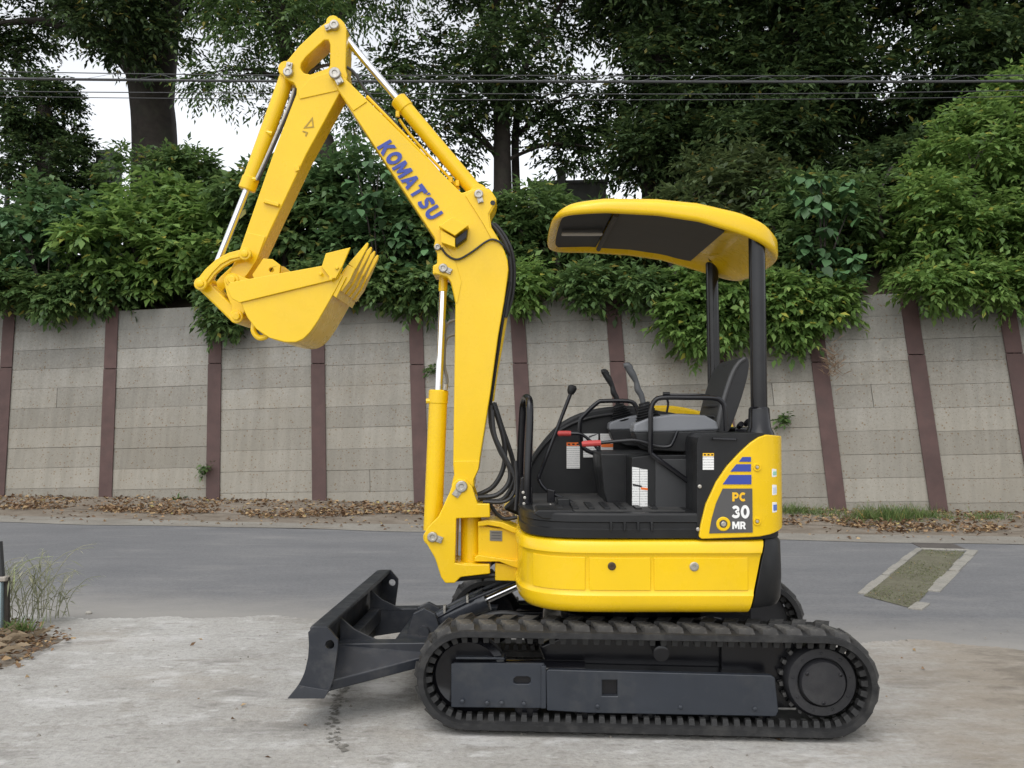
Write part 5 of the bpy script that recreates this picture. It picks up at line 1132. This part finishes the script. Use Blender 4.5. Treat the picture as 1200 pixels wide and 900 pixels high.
# trees that stand just outside the picture on both sides
D7 = 15.5; b = foot(1420, D7)
plant('evergreen_tree', 'evergreen tree beyond the right picture edge above the wall', 'tree', b, [([b, P(1425, 180, D7), P(1430, 0, D7), P(1430, -120, D7)], [0.36, 0.32, 0.25, 0.14])],
      [ell(1290, 1560, -250, 60, D7, 2.2), ell(1330, 1640, 40, 240, D7, 2.0), ell(1560, 1800, -100, 250, D7, 2.0)], None, LF_DARK, TRE, seed=29, nclump=330, ntwig=18, clump_r=0.45, inner=0.3, **SM)
D8 = 21.0; b = foot(-260, D8)
plant('broadleaf_tree', 'broad tree beyond the left picture edge above the wall', 'tree', b, [([b, P(-262, 150, D8), P(-250, 20, D8), P(-250, -120, D8)], [0.40, 0.34, 0.25, 0.14])],
      [ell(-420, -150, -250, 60, D8, 2.4), ell(-350, -120, 40, 150, D8, 2.0)], None, LF_DARK, TRE, seed=30, nclump=260, ntwig=18, clump_r=0.45, inner=0.3, **SM)
# ---------------- shrubs along the wall top
def shrub(label, boxes, px, leafm, seed, dd=0.6, nclump=120, ntwig=22, name='shrub', cat='shrub', **kw):
    nclump = int(nclump * 0.62); d = wdep(px) + dd; b = foot(px, d); k = dict(k=8, tl=0.28, ll=0.15, lw=0.066, clump_r=0.34, inner=0.5, flat=0.5); k.update(kw)
    top = min(bx[2] for bx in boxes)
    return plant(name, label, cat, b, [([b, P(px + 4, 300, d), P(px, (top + 300) / 2, d)], [0.06, 0.05, 0.03]), ([b, P(px - 25, 290, d), P(px - 50, 260, d)], [0.04, 0.03, 0.02])],
                 [ell(*bx[:4], d + (bx[4] if len(bx) > 4 else 0), bx[5] if len(bx) > 5 else None) for bx in boxes], None, leafm, SHR, crown='foliage', trunk='stem', seed=seed, nclump=nclump, ntwig=ntwig, **k)
PAL = dict(k=7, tl=0.20, ll=0.19, lw=0.092, ntwig=17, droop=0.4, clump_r=0.36, flat=0.42, inner=0.5)
shrub('dark broad bush at the far left edge above the wall', [(-80, 60, 235, 350, 0, .8), (20, 120, 225, 330, 0.3, .8)], 30, LF_BROAD, 31, nclump=110, k=6, tl=0.30, ll=0.17, lw=0.11)
shrub('bright palmate bush spreading over the wall left of the bucket', [(95, 220, 240, 350, -0.2, .8), (180, 310, 250, 345, 0, .8), (140, 240, 215, 290, .6, .6)], 180, LF_LIGHT, 32, nclump=170, **PAL)
shrub('green bush under the thick forked trunk', [(140, 260, 180, 260, 1.2, .7), (200, 300, 200, 270, 1.4, .7)], 200, LF_MID, 33, dd=1.6, nclump=110)
shrub('leafy bush behind the bucket cylinder and arm', [(265, 345, 190, 320, 0.4, .7), (320, 420, 215, 340, 0.4, .8)], 330, LF_MID, 34, nclump=150, **PAL)
shrub('broad leaved bush between arm and boom', [(370, 470, 185, 290, .5, .7), (400, 520, 235, 345, .3, .8)], 440, LF_BROAD, 35, nclump=120, k=6, tl=0.30, ll=0.16, lw=0.10)
shrub('dense bush right behind the boom knee', [(500, 600, 215, 330, .6, .7), (470, 560, 270, 345, .2, .6)], 540, LF_MID, 36, nclump=130)
shrub('low bush between boom and canopy roof', [(575, 690, 222, 335, .5, .8), (660, 770, 248, 335, .5, .8)], 650, LF_MID, 37, nclump=170)
shrub('tangled bush behind the canopy roof', [(740, 850, 225, 330, .9, .8), (800, 930, 180, 310, 1.2, .8)], 800, LF_OLIVE, 38, nclump=190)
shrub('bush with grey green leaves right of the canopy post', [(890, 985, 235, 345, .4, .6), (930, 1015, 200, 300, .6, .6)], 950, LF_MID, 39, nclump=120)
shrub('bright spreading bush at the right edge over the wall', [(1085, 1230, 130, 260, .8, 1.0), (1045, 1150, 215, 340, .3, .8), (1120, 1260, 230, 345, .3, .9), (1160, 1280, 90, 190, 1.0, .9)], 1140, LF_LIGHT, 40, dd=0.35, nclump=400, ntwig=24, k=9, tl=0.26, ll=0.12, lw=0.062)
shrub('shaded bush in the dark gap above the wall top', [(985, 1060, 240, 345, 1.3, .8), (1010, 1110, 160, 260, 1.8, .8)], 1030, LF_DARK, 41, dd=1.2, nclump=130)
shrub('spreading bush on the wall beyond the right picture edge', [(1290, 1480, 170, 340, .4, 1.0), (1450, 1700, 190, 350, .3, 1.0)], 1450, LF_MID, 42, nclump=230)
shrub('spreading bush on the wall beyond the left picture edge', [(-260, -70, 215, 345, .4, 1.0), (-480, -240, 210, 345, .4, 1.0)], -230, LF_MID, 43, nclump=200)
# creepers that hang down over the wall face
def creeper(label, boxes, leafm, seed, nclump, **kw):
    px = sum(b_[0] + b_[1] for b_ in boxes) / (2 * len(boxes)); d = wdep(px) - 0.28; b = at(px, 345, d + 0.5)
    k = dict(k=8, tl=0.22, ll=0.13, lw=0.066, droop=0.5, clump_r=0.20, inner=0.2, ntwig=14); k.update(kw)
    bot = max(b_[3] for b_ in boxes)
    return plant('hanging_creeper', label, 'creeper', b, [([b, P(px - 3, 350, d), P(px + 5, (350 + bot) / 2, d), P(px - 4, bot - 12, d)], [0.015, 0.015, 0.012, 0.006])],
                 [ell(*q, d, 0.28) for q in boxes], None, leafm, 'creepers hanging over the wall', crown='foliage', trunk='stem', seed=seed, nclump=nclump, **k)
creeper('large bright creeper hanging behind the canopy posts', [(785, 850, 315, 420), (800, 900, 300, 400), (880, 945, 330, 405), (895, 1000, 330, 385)], LF_LIGHT, 51, 190)
creeper('creeper sprig dangling below the left hedge', [(45, 95, 335, 372), (75, 112, 325, 360)], LF_MID, 52, 34, ll=0.14, lw=0.07)
creeper('creeper tuft hanging behind the bucket teeth side', [(476, 522, 320, 368)], LF_MID, 53, 26)
creeper('creeper tuft hanging behind the bucket', [(246, 290, 345, 392), (232, 280, 330, 360)], LF_MID, 54, 34)
creeper('thin creeper hanging beside the boom hoses', [(588, 622, 325, 372), (600, 640, 320, 345)], LF_LIGHT, 55, 26)
creeper('short creeper fringe over the wall above the control levers', [(650, 720, 325, 352), (700, 790, 328, 350)], LF_MID, 56, 36)

creeper('bright leafy overhang spilling over the wall at the right edge', [(1060, 1130, 318, 350), (1110, 1210, 318, 352), (1180, 1270, 315, 350)], LF_LIGHT, 57, 60, ll=0.12, lw=0.06)
creeper('leafy overhang spilling over the wall at the left edge', [(-30, 50, 318, 350), (90, 160, 320, 348)], LF_MID, 58, 40)
creeper('leafy overhang on the wall top between bucket and boom', [(345, 420, 318, 346), (410, 480, 320, 348)], LF_MID, 59, 36)
# large single leaves that can be picked out one by one
def big_leaf_mesh():
    # heart shaped leaf with a folded midrib, about 1 long
    L_ = [(0, 0), (-0.30, 0.02), (-0.44, 0.25), (-0.38, 0.52), (-0.18, 0.80), (0, 1.0), (0.18, 0.80), (0.38, 0.52), (0.44, 0.25), (0.30, 0.02)]
    v = [(x, y, 0.10 * abs(x) - 0.16 * y * y) for x, y in L_] + [(0, 0.28, -0.02), (0, 0.6, -0.07)]
    f = [(0, 10, 2, 1), (10, 11, 3, 2), (11, 5, 4, 3), (0, 9, 8, 10), (10, 8, 7, 11), (11, 7, 6, 5)]
    me = bpy.data.meshes.new('leaf'); me.from_pydata(v, [], f); me.shade_smooth(); me.materials.append(BIGLEAF); return me
BIGLEAF = mat('big_leaf', (0.052, 0.112, 0.042), 0.5, spec=0.3, obj_var=0.5, var=0.12, var_scale=4)
LEAFME = big_leaf_mesh()
def big_leaf_plant(label, boxes, px, n, seed, dd, size=(0.11, 0.19)):
    d = wdep(px) + dd; b = foot(px, d); rr = random.Random(seed); root = empty('large_leaved_shrub', b); tag(root, label, 'shrub', 'large leaved shrubs on the bank')
    mb = MB(); stems = []
    for k in range(5):
        bx = boxes[k % len(boxes)]; q = at(rr.uniform(bx[0] + 8, bx[1] - 8), bx[2] + 10, d) - b; limb_vf(mb, [Vector((0, 0, 0)), q * 0.5 + Vector((rr.uniform(-.15, .15), -0.05, 0.1)), q], [0.022, 0.016, 0.006], 6)
    mb.build('stem', BARK, root, angle=60)
    for k in range(n // 6):                                # rosettes of six leaves round a shoot tip
        bx = boxes[k % len(boxes)]; c = at(rr.uniform(bx[0], bx[1]), rr.uniform(bx[2], bx[3]), d + rr.uniform(-0.45, 0.05)) - b; a0 = rr.uniform(0, 60)
        for j in range(6):
            s = rr.uniform(*size); az = a0 + 60 * j + rr.uniform(-18, 18)
            o = bpy.data.objects.new('leaf', LEAFME); link(o, root); o.scale = (s, s * rr.uniform(0.95, 1.2), s)
            o.location = c + Vector((-math.sin(R(az)), math.cos(R(az)), 0)) * 0.05 + Vector((0, 0, rr.uniform(-0.05, 0.05)))
            o.rotation_euler = (R(rr.uniform(-60, -12)), R(rr.uniform(-20, 20)), R(az))
    return root
big_leaf_plant('shrub with big heart shaped leaves right of the canopy', [(925, 1000, 205, 250), (940, 1012, 240, 330), (920, 975, 290, 340)], 965, 270, 61, 0.0)
big_leaf_plant('shrub with big heart shaped leaves between arm and boom', [(395, 455, 190, 260), (420, 500, 230, 330), (460, 520, 270, 335)], 450, 240, 62, 0.0)
big_leaf_plant('shrub with big heart shaped leaves at the left edge', [(0, 70, 245, 330), (60, 125, 235, 300)], 60, 180, 63, 0.0, (0.10, 0.18))
# ================================================================== cables, stones, road strip, litter, weeds
WIRE = mat('cable_black', (0.035, 0.036, 0.038), 0.55)
def cable(label, pts, depth, r, lash=None, group='cables strung over the road'):
    P0 = [at(a, b, depth) for a, b in pts]; c = P0[0]; root_pts = [p - c for p in P0]
    v, f = tube_vf(root_pts, r, 8, 10); o = obj('overhead_cable', v, f, WIRE, None); o.location = c; tag(o, label, 'cable', group)
    if lash:
        q0, q1, r2, rise = lash; pts2 = []
        n = 240
        for i in range(n + 1):
            t = i / n; k = t * (len(root_pts) - 1); a = root_pts[min(int(k), len(root_pts) - 2)]; b_ = root_pts[min(int(k) + 1, len(root_pts) - 1)]; p = a.lerp(b_, k - int(k) if k < len(root_pts) - 1 else 1.0)
            pts2.append(p + Vector((0, 0.02 * math.sin(i * 1.6), rise * (0.5 + 0.5 * math.sin(i * 0.8)))))
        v, f = tube_vf(pts2, r2, 5); obj('lashing_wire', v, f, mat('galvanised_wire', (0.12, 0.125, 0.13), 0.4, metal=0.6), o)
    return o
cable('thick black overhead cable, the heaviest of the bundle', [(-500, 86), (0, 92), (300, 95), (600, 95.5), (900, 96), (1200, 95), (1700, 88)], 12.0, 0.019, (0, 1, 0.0025, 0.07))
cable('thin messenger wire running just above the thick cable', [(-500, 76), (0, 84), (300, 88), (600, 88.5), (900, 89), (1200, 88), (1700, 80)], 12.02, 0.007)
cable('thin overhead wire under the thick cable, upper of two', [(-500, 100), (0, 107), (300, 109), (600, 110), (900, 110), (1200, 106), (1700, 96)], 12.3, 0.007)
cable('lowest thin overhead wire of the bundle', [(-500, 105), (0, 113), (300, 116), (600, 117), (900, 116.5), (1200, 113), (1700, 102)], 12.5, 0.006)
STONE = mat('grave_stone', (0.13, 0.135, 0.13), 0.6, var=0.2, bump=0.2)
# stone pillar behind the left hedge
p0 = foot(126, 20.5); top = at(126, 178, 20.5); hh = top.z - p0.z; root = empty('stone_pillar', p0, R(-18)); tag(root, 'grey square stone pillar between ivy column and thick trunk', 'pillar')
v, f = box_vf(-0.20, 0.20, -0.2, 0.2, 0.25, hh); obj('shaft', v, f, STONE, root, 0.015); v, f = box_vf(-0.34, 0.34, -0.34, 0.34, -0.2, 0.25); obj('plinth', v, f, STONE, root, 0.02)
# low wall with pillar far behind the boom
pa = foot(630, 23.0); root = empty('low_wall', pa, R(-6)); tag(root, 'low grey wall with square pillar far behind the slender tree', 'wall'); zt_ = at(660, 216, 23.0).z - pa.z
v, f = box_vf(-0.2, 1.75, 0, 0.2, -0.3, zt_); obj('wall_body', v, f, STONE, root, 0.01); v, f = box_vf(-0.25, 1.8, -0.04, 0.24, zt_ + 0.003, zt_ + 0.08); obj('coping', v, f, STONE, root, 0.01)
v, f = box_vf(0.50, 0.72, -0.08, 0.28, -0.3, zt_ + 0.33); pl_ = obj('pillar', v, f, STONE, root, 0.01); v, f = box_vf(0.46, 0.76, -0.12, 0.32, zt_ + 0.333, zt_ + 0.40); obj('pillar_cap', v, f, STONE, pl_, 0.01)
# thin dark fence post at the left edge of the hilltop
p0 = foot(7, 19.0); t0 = at(9, 196, 19.0); v, f = tube_vf([Vector((0, 0, -0.3)), t0 - p0], [0.06, 0.05], 8); o = obj('fence_post', v, f, WIRE, None, 0.004); o.location = p0; tag(o, 'thin dark post leaning at the left edge beside the ivy', 'post')

# ---------------- planted strip across the road
def gq(px, py, z=0.0): p = on_ground(px, py); return Vector((p.x, p.y, z))
KERBM = ground_mat('kerb_concrete', [(0.3, (0.22, 0.21, 0.185)), (0.6, (0.33, 0.315, 0.28)), (0.8, (0.40, 0.385, 0.35))], (3, 40), bump=0.6, bscale=50, tint=[((0.15, 0.13, 0.10), 3.0, 0.5, 0.7, 0.6, 1.0)])
c0 = gq(1040, 668); ST = empty('road_drain_strip', c0); tag(ST, 'narrow grass filled drain strip with pale concrete kerbs set in the road', 'drain')
def strip(name, a, b, w, z0, z1, parent, n=1, jit=0.0, material=KERBM):
    kr = random.Random(9); u = (b - a); u.z = 0; L_ = u.length; u.normalize(); nrm = Vector((-u.y, u.x, 0))
    for k in range(n):
        s0 = L_ * k / n + (0.006 if k else 0); s1 = L_ * (k + 1) / n; dz = kr.uniform(-jit, jit); dw = kr.uniform(-jit, jit) * 2
        q = [a + u * s0 - nrm * w / 2, a + u * s1 - nrm * w / 2, a + u * s1 + nrm * (w / 2 + dw), a + u * s0 + nrm * (w / 2 + dw)]
        v = [(p.x - c0.x, p.y - c0.y, z0) for p in q] + [(p.x - c0.x, p.y - c0.y, z1 + dz) for p in q]
        obj(name, v, [(3, 2, 1, 0), (4, 5, 6, 7), (0, 1, 5, 4), (1, 2, 6, 5), (2, 3, 7, 6), (3, 0, 4, 7)], material, parent, 0.006)
strip('kerb', gq(1010, 695), gq(1077, 642), 0.075, -0.05, 0.004, ST, 9, 0.006)
strip('kerb', gq(1072, 713), gq(1082, 706), 0.10, -0.05, 0.004, ST, 1, 0.003); strip('kerb', gq(1094, 692), gq(1140, 645), 0.10, -0.05, 0.004, ST, 7, 0.008)
strip('kerb', gq(1080, 642.5), gq(1136, 644), 0.07, -0.05, 0.003, ST, 2, 0.002)
strip('cover_plate', gq(1074, 638.5), gq(1124, 639.5), 0.42, -0.05, -0.002, ST, 1, 0.0, mat('iron_cover', (0.085, 0.075, 0.068), 0.7, var=0.2, bump=0.4, bump_scale=40))
q = [gq(1012, 697), gq(1081, 643.5), gq(1131, 645.5), gq(1069, 712)]
v = [(p.x - c0.x, p.y - c0.y, -0.006) for p in q]; obj('soil_bed', v, [(0, 1, 2, 3)], ground_mat('bed_soil', [(0.3, (0.11, 0.10, 0.07)), (0.6, (0.15, 0.145, 0.10)), (0.8, (0.19, 0.17, 0.13))], (6, 40), bump=0.8, bscale=40), ST, smooth=False)
rg = np.random.default_rng(77)
def blades(pos, h, w, rg, lean=0.5):
    n = len(pos); a = rg.uniform(0, 2 * math.pi, n); d = np.stack([np.cos(a) * lean, np.sin(a) * lean, np.ones(n)], 1) + rg.normal(0, 0.25, (n, 3)); d = unit(d)
    side = unit(np.cross(d, rg.normal(0, 1, (n, 3)))); hh = h * rg.uniform(0.5, 1.3, n)[:, None]
    return np.stack([pos - side * w / 2, pos + side * w / 2, pos + d * hh + np.array([0, 0, -0.12]) * hh * lean, pos + d * hh * 0.55 - side * w * 0.4], 1)
n = 3000; uu = rg.random(n); vv = rg.random(n); Q = np.array([[p.x - c0.x, p.y - c0.y, -0.006] for p in q])
pp = ((1 - uu) * (1 - vv))[:, None] * Q[0] + (uu * (1 - vv))[:, None] * Q[1] + (uu * vv)[:, None] * Q[2] + ((1 - uu) * vv)[:, None] * Q[3]
keep = (np.sin(pp[:, 0] * 7) + np.sin(pp[:, 1] * 5 + 1) + rg.normal(0, 0.8, n)) > -0.4
quads_mesh('strip_grass', blades(pp[keep], 0.022, 0.005, rg, 1.3), leaf_mat('strip_grass_blade', (0.13, 0.125, 0.075), (0.14, 0.165, 0.08), (0.22, 0.235, 0.12)), ST, 'stuff')

# ---------------- leaf litter along the foot of the wall
def wloc(s, d): return WA + wd * s + wnrm * d
def litter(name, label, pos, size, rg, material=LITTER, tilt=0.45):
    n = len(pos); a = rg.uniform(0, 2 * math.pi, n); d = np.stack([np.cos(a), np.sin(a), rg.normal(0, tilt * 0.6, n)], 1); up = np.array([0, 0, 1.0]) + rg.normal(0, tilt, (n, 3)); s = size * rg.uniform(0.6, 1.4, n)
    o = quads_mesh(name, leaf_quads(pos, d, up, s, s * rg.uniform(0.35, 0.7, n), 0.5), material); tag(o, label, 'leaf litter', None, 'stuff'); return o
n = 26000; s = rg.uniform(-6, 26, n); w_ = np.interp(s, [-6, 3, 5.5, 6.5, 8, 12, 16, 26], [1.1, 1.15, 1.6, 1.05, 0.9, 1.25, 1.7, 1.8]) * (1 + 0.2 * np.sin(s * 2.3) + 0.1 * np.sin(s * 5.1))
t = rg.random(n) ** 1.25; dd_ = -t * w_; pos = np.array([list(wloc(a, b)) for a, b in zip(s, dd_)]); pos[:, 2] = rg.uniform(0.0, 0.10, n) * (1 - t) + 0.004
litter('leaf_litter', 'brown dead leaves heaped along the foot of the wall', pos, 0.066, rg)
n = 700; s = rg.uniform(-2, 22, n); dd_ = -rg.uniform(0.9, 2.6, n); pos = np.array([list(wloc(a, b)) for a, b in zip(s, dd_)]); pos[:, 2] = 0.002
litter('stray_leaves', 'single dead leaves blown from the heap onto the road edge', pos, 0.06, rg)
# soil berm under the litter
bv = []; ss = np.arange(-10, 30, 0.4)
for k, sv in enumerate(ss):
    wv = float(np.interp(sv, [-6, 3, 5.5, 6.5, 8, 12, 16, 26], [0.95, 1.0, 1.35, 0.9, 0.7, 1.1, 1.5, 1.6])) * 0.95
    for dv, zv in ((0.25, 0.09), (-0.25 * wv, 0.07), (-0.7 * wv, 0.03), (-1.0 * wv, -0.012)):
        p = wloc(sv, dv); bv.append((p.x, p.y, zv + (random.uniform(-0.015, 0.015) if zv > 0 else 0)))
bf = [(4 * k + j, 4 * k + j + 1, 4 * k + 5 + j, 4 * k + 4 + j) for k in range(len(ss) - 1) for j in range(3)]
tag(obj('verge', bv, bf, SOIL, None, angle=80), kind='structure')
# grass tufts and weeds
def tuft(name, label, px, py, n, h, spread, seed, cat='grass', material=None, depth_z=0.03, w=0.008, lean=0.5, group='grass tufts at the foot of the wall'):
    p = on_ground(px, py); rg = np.random.default_rng(seed); pos = rg.normal(0, 1, (n, 3)) * np.array([spread, spread * 0.5, 0]); pos[:, 2] = 0
    o = quads_mesh(name, blades(pos, h, w, rg, lean), material or GRASSM); o.location = (p.x, p.y, depth_z); tag(o, label, cat, group); return o
tuft('grass_tuft', 'grass tuft at the wall foot just right of the excavator tail', 925, 606, 420, 0.20, 0.20, 1)
tuft('grass_tuft', 'sparse grass tuft between excavator tail and leaning post', 962, 607, 260, 0.14, 0.22, 2)
tuft('grass_tuft', 'thick green grass tuft between the two right posts', 1048, 611, 900, 0.22, 0.32, 3)
tuft('grass_tuft', 'small grass tuft at the foot of the second post from the right', 1088, 611, 200, 0.13, 0.15, 4)
tuft('grass_tuft', 'short grass tuft at the right end of the wall foot', 1160, 612, 200, 0.14, 0.18, 5)
def wall_weed(label, px, py, seed, n=14, ll=0.09):
    d = ray(px, py); t = ((WA - EYE).dot(wnrm)) / d.dot(wnrm); p = EYE + d * t; hgt = p.z; p = p + wnrm * (hgt * math.tan(BAT) - 0.02)
    rg = np.random.default_rng(seed); Pq = rg.normal(0, 0.03, (n, 3)); Dq = unit(rg.normal(0, 1, (n, 3)) + np.array([0, -0.8, 0.3]))
    o = quads_mesh('wall_weed', twigs(Pq, Dq, 5, 0.12, ll, ll * 0.45, rg), LF_MID); o.location = p; tag(o, label, 'weed', 'weeds growing from wall joints'); return o
wall_weed('small weed growing from the joint beside the second left post', 239, 549, 71); wall_weed('green sprig on the wall right of the canopy post', 920, 492, 72, 16, 0.10); wall_weed('tiny weed at the wall foot left of the bucket', 207, 586, 73, 12)
wall_weed('faint sprig on the wall above the control levers', 686, 360, 74, 9, 0.07); wall_weed('leafy sprig on the wall left of the boom cylinder', 500, 432, 75, 12, 0.09); wall_weed('small weed at the foot of the wall under the boom foot', 590, 597, 76, 9, 0.07)
# dry creeper root on the right
p = at(977, 425, wdep(977) - 0.45); rg2 = np.random.default_rng(5)
Vd = blades(rg2.normal(0, 0.07, (150, 3)) * np.array([1, 0.3, 2.2]), 0.16, 0.006, rg2, 1.2); o = quads_mesh('dry_creeper', Vd, mat('dry_stem', (0.20, 0.135, 0.085), 0.9)); o.location = p; tag(o, 'dry brown tangle of creeper stems on the leaning post', 'creeper')

# ---------------- left foreground: litter heap, wild grass, marker post
hp = on_ground(4, 763)
mv = []; mf = []; nx_, ny_ = 14, 14
for j in range(ny_):
    for i in range(nx_):
        x = -2.6 + 2.95 * i / (nx_ - 1); y = -1.0 + 1.75 * j / (ny_ - 1); r_ = max(0, 1 - ((x + 1.2) / 1.5) ** 2 * 0.9 - (y / 0.95) ** 2)
        mv.append((x, y, -0.02 + 0.10 * r_ + (random.uniform(0, 0.02) if r_ > 0.05 else 0)))
for j in range(ny_ - 1):
    for i in range(nx_ - 1): mf.append((j * nx_ + i, j * nx_ + i + 1, (j + 1) * nx_ + i + 1, (j + 1) * nx_ + i))
mo = obj('soil_mound', mv, mf, SOIL, None, angle=80); mo.location = (hp.x, hp.y, 0); tag(mo, kind='structure')
n = 2600; px_ = -2.4 + rg.random(n) * 2.7; py_ = rg.normal(0, 0.42, n) - 0.05; ok = ((px_ + 1.2) / 1.5) ** 2 * 0.9 + (py_ / 0.95) ** 2 < 1.02; px_, py_ = px_[ok], py_[ok]
zz = 0.10 * np.maximum(0, 1 - ((px_ + 1.2) / 1.5) ** 2 * 0.9 - (py_ / 0.95) ** 2) - 0.005 + rg.uniform(0, 0.03, len(px_))
litter('leaf_litter', 'dead leaves and straw heaped in the left foreground', np.stack([px_ + hp.x, py_ + hp.y, zz], 1), 0.042, rg)
n = 520; px_ = -1.6 + rg.random(n) * 1.75; py_ = rg.normal(-0.3, 0.3, n); pos = np.stack([px_ + hp.x, py_ + hp.y, np.full(n, 0.07)], 1)
o = quads_mesh('straw', blades(pos, 0.16, 0.005, rg, 2.5), mat('straw_dry', (0.26, 0.20, 0.13), 0.9)); tag(o, 'dry straw lying over the litter heap in the left foreground', 'straw', None, 'stuff')
def stalks(label, px, py, n, h, seed, spread=0.12):
    base = on_ground(px, py); root = empty('wild_grass', base); tag(root, label, 'grass', 'wild grass in the left foreground'); rr = random.Random(seed); mb = MB(); V = []; rgs = np.random.default_rng(seed)
    for k in range(n):
        b0 = Vector((rr.gauss(-0.05, spread), rr.gauss(0, spread * 0.6), 0.03)); a = rr.uniform(-0.5, 1.0); ln = h * rr.uniform(0.6, 1.15); dx = math.sin(a); dy = rr.uniform(-0.35, 0.35)
        pts = [b0, b0 + Vector((dx * ln * 0.25, dy * ln * .2, ln * 0.5)), b0 + Vector((dx * ln * 0.65, dy * ln * .5, ln * 0.82)), b0 + Vector((dx * ln * 1.05, dy * ln * .8, ln * 0.88))]
        mb.add(*tube_vf(pts, [0.0028, 0.0024, 0.0018, 0.001], 4, 3))
        for j in range(5):
            t = 0.2 + 0.15 * j; p = pts[0].lerp(pts[1], min(1, t * 2)) if t < .5 else pts[1].lerp(pts[2], (t - .5) * 2); d = np.array([[rr.uniform(-1, 1), rr.uniform(-1, 1), rr.uniform(-0.2, 0.9)]])
            V.append(leaf_quads(np.array([list(p)]), d, np.array([[0, 0, 1.0]]), np.array([ln * rr.uniform(.25, .5)]), np.array([0.011]), 0.2))
        for j in range(7):
            p = pts[2].lerp(pts[3], j / 6); V.append(leaf_quads(np.array([list(p)]), np.array([[dx + rr.uniform(-.4, .4), rr.uniform(-.5, .5), rr.uniform(-.6, .3)]]), np.array([[0, 0, 1.0]]), np.array([0.05]), np.array([0.005]), 0.2))
    mb.build('stalk', STRAW, root); quads_mesh('blade', np.concatenate(V), STRAW, root, 'stuff'); return root
stalks('tall pale wild grass bending over the road at the left edge', 16, 737, 46, 0.50, 81, 0.17); stalks('short thin wild grass stems standing right of the tall clump', 66, 728, 12, 0.30, 82, 0.06)
tuft('grass_tuft', 'bright green grass tuft on the left litter heap', 22, 752, 80, 0.10, 0.05, 83, depth_z=0.07, w=0.012, lean=0.8, group='wild grass in the left foreground')
p0 = on_ground(-5, 746); root = empty('marker_post', p0); tag(root, 'pale blue roadside marker post cut by the left picture edge', 'post')
v, f = box_vf(-0.045, 0.045, -0.03, 0.03, -0.05, 0.36); obj('post_body', v, f, mat('pale_blue_paint', (0.28, 0.36, 0.38), 0.5, var=0.1), root, 0.006)
v, f = box_vf(-0.05, 0.075, -0.035, 0.035, 0.363, 0.395); obj('post_cap', v, f, mat('weathered_wood', (0.30, 0.27, 0.23), 0.8, var=0.2), root, 0.008)
v, f = tube_vf([(0.02, 0.0, 0.395), (0.0, 0.0, 0.62)], 0.03, 10); obj('upper_rod', v, f, WIRE, root)
v, f = tube_vf([(0.07, 0.01, -0.02), (0.062, 0.01, 0.385)], 0.018, 8); obj('wooden_stake', v, f, BARK, root)

# ---------------- small debris and stains on the concrete
rg = np.random.default_rng(15); n = 260; V = []; F = []
px_ = rg.uniform(-3.6, 4.2, n); py_ = rg.uniform(2.9, 6.3, n)
mb = MB()
for x, y in zip(px_, py_):
    s = 0.004 + 0.010 * rg.random() ** 3; a = rg.uniform(0, 6.28); e = rg.uniform(0.5, 1.0)
    c, sn = math.cos(a) * s, math.sin(a) * s
    mb.add([(x + c, y + sn, 0), (x - sn * e, y + c * e, 0), (x - c, y - sn, 0), (x + sn * e, y - c * e, 0), (x, y, s * 0.9)], [(0, 1, 4), (1, 2, 4), (2, 3, 4), (3, 0, 4)])
o = mb.build('pebbles', mat('pebble', (0.20, 0.185, 0.16), 0.9, var=0.4, var_scale=3)); tag(o, 'small pebbles scattered over the concrete apron', 'pebbles', None, 'stuff')
n = 45; pos = np.stack([rg.uniform(-3.4, 4.0, n), rg.uniform(3.2, 6.2, n), np.full(n, 0.004)], 1); litter('scattered_leaves', 'curled dead leaves scattered over the pale concrete', pos, 0.036, rg)
p = on_ground(104, 718); v, f = lathe_vf((0, 0, -0.01), (0, 0, 1), [(0, 0.017), (0.011, 0.021), (0.022, 0.014), (0.025, 0.006)], 9); o = obj('stone', v, f, mat('pale_stone', (0.38, 0.36, 0.32), 0.85, var=0.2), None, angle=20); o.location = p; o.scale = (1.2, 0.8, 0.9); tag(o, 'pale stone lying at the road edge right of the wild grass', 'stone')
STAIN = ground_mat('damp_stain', [(0.3, (0.11, 0.105, 0.092)), (0.6, (0.19, 0.18, 0.16)), (0.8, (0.28, 0.27, 0.245))], (14, 60), rough=0.7, bump=0.5, bscale=60)
def stain(pts, w, seed):
    rr = random.Random(seed); P0 = catmull([on_ground(a, b) for a, b in pts], 7); z = 0.003
    for k, p in enumerate(P0):
        for j in range(5):
            c = p + Vector((rr.gauss(0, w * 0.5), rr.gauss(0, w * 0.5), 0)); m_ = rr.randint(7, 11); r_ = w * rr.uniform(0.08, 0.5); z += 0.00002
            v = [(c.x + r_ * rr.uniform(0.4, 1.3) * math.cos(6.283 * i / m_), c.y + r_ * rr.uniform(0.4, 1.4) * math.sin(6.283 * i / m_), z) for i in range(m_)]
            obj('damp_patch', v, [tuple(range(m_))], STAIN, apron, smooth=False)
stain([(400, 880), (388, 850), (396, 825), (402, 805), (432, 785), (455, 772)], 0.035, 4)
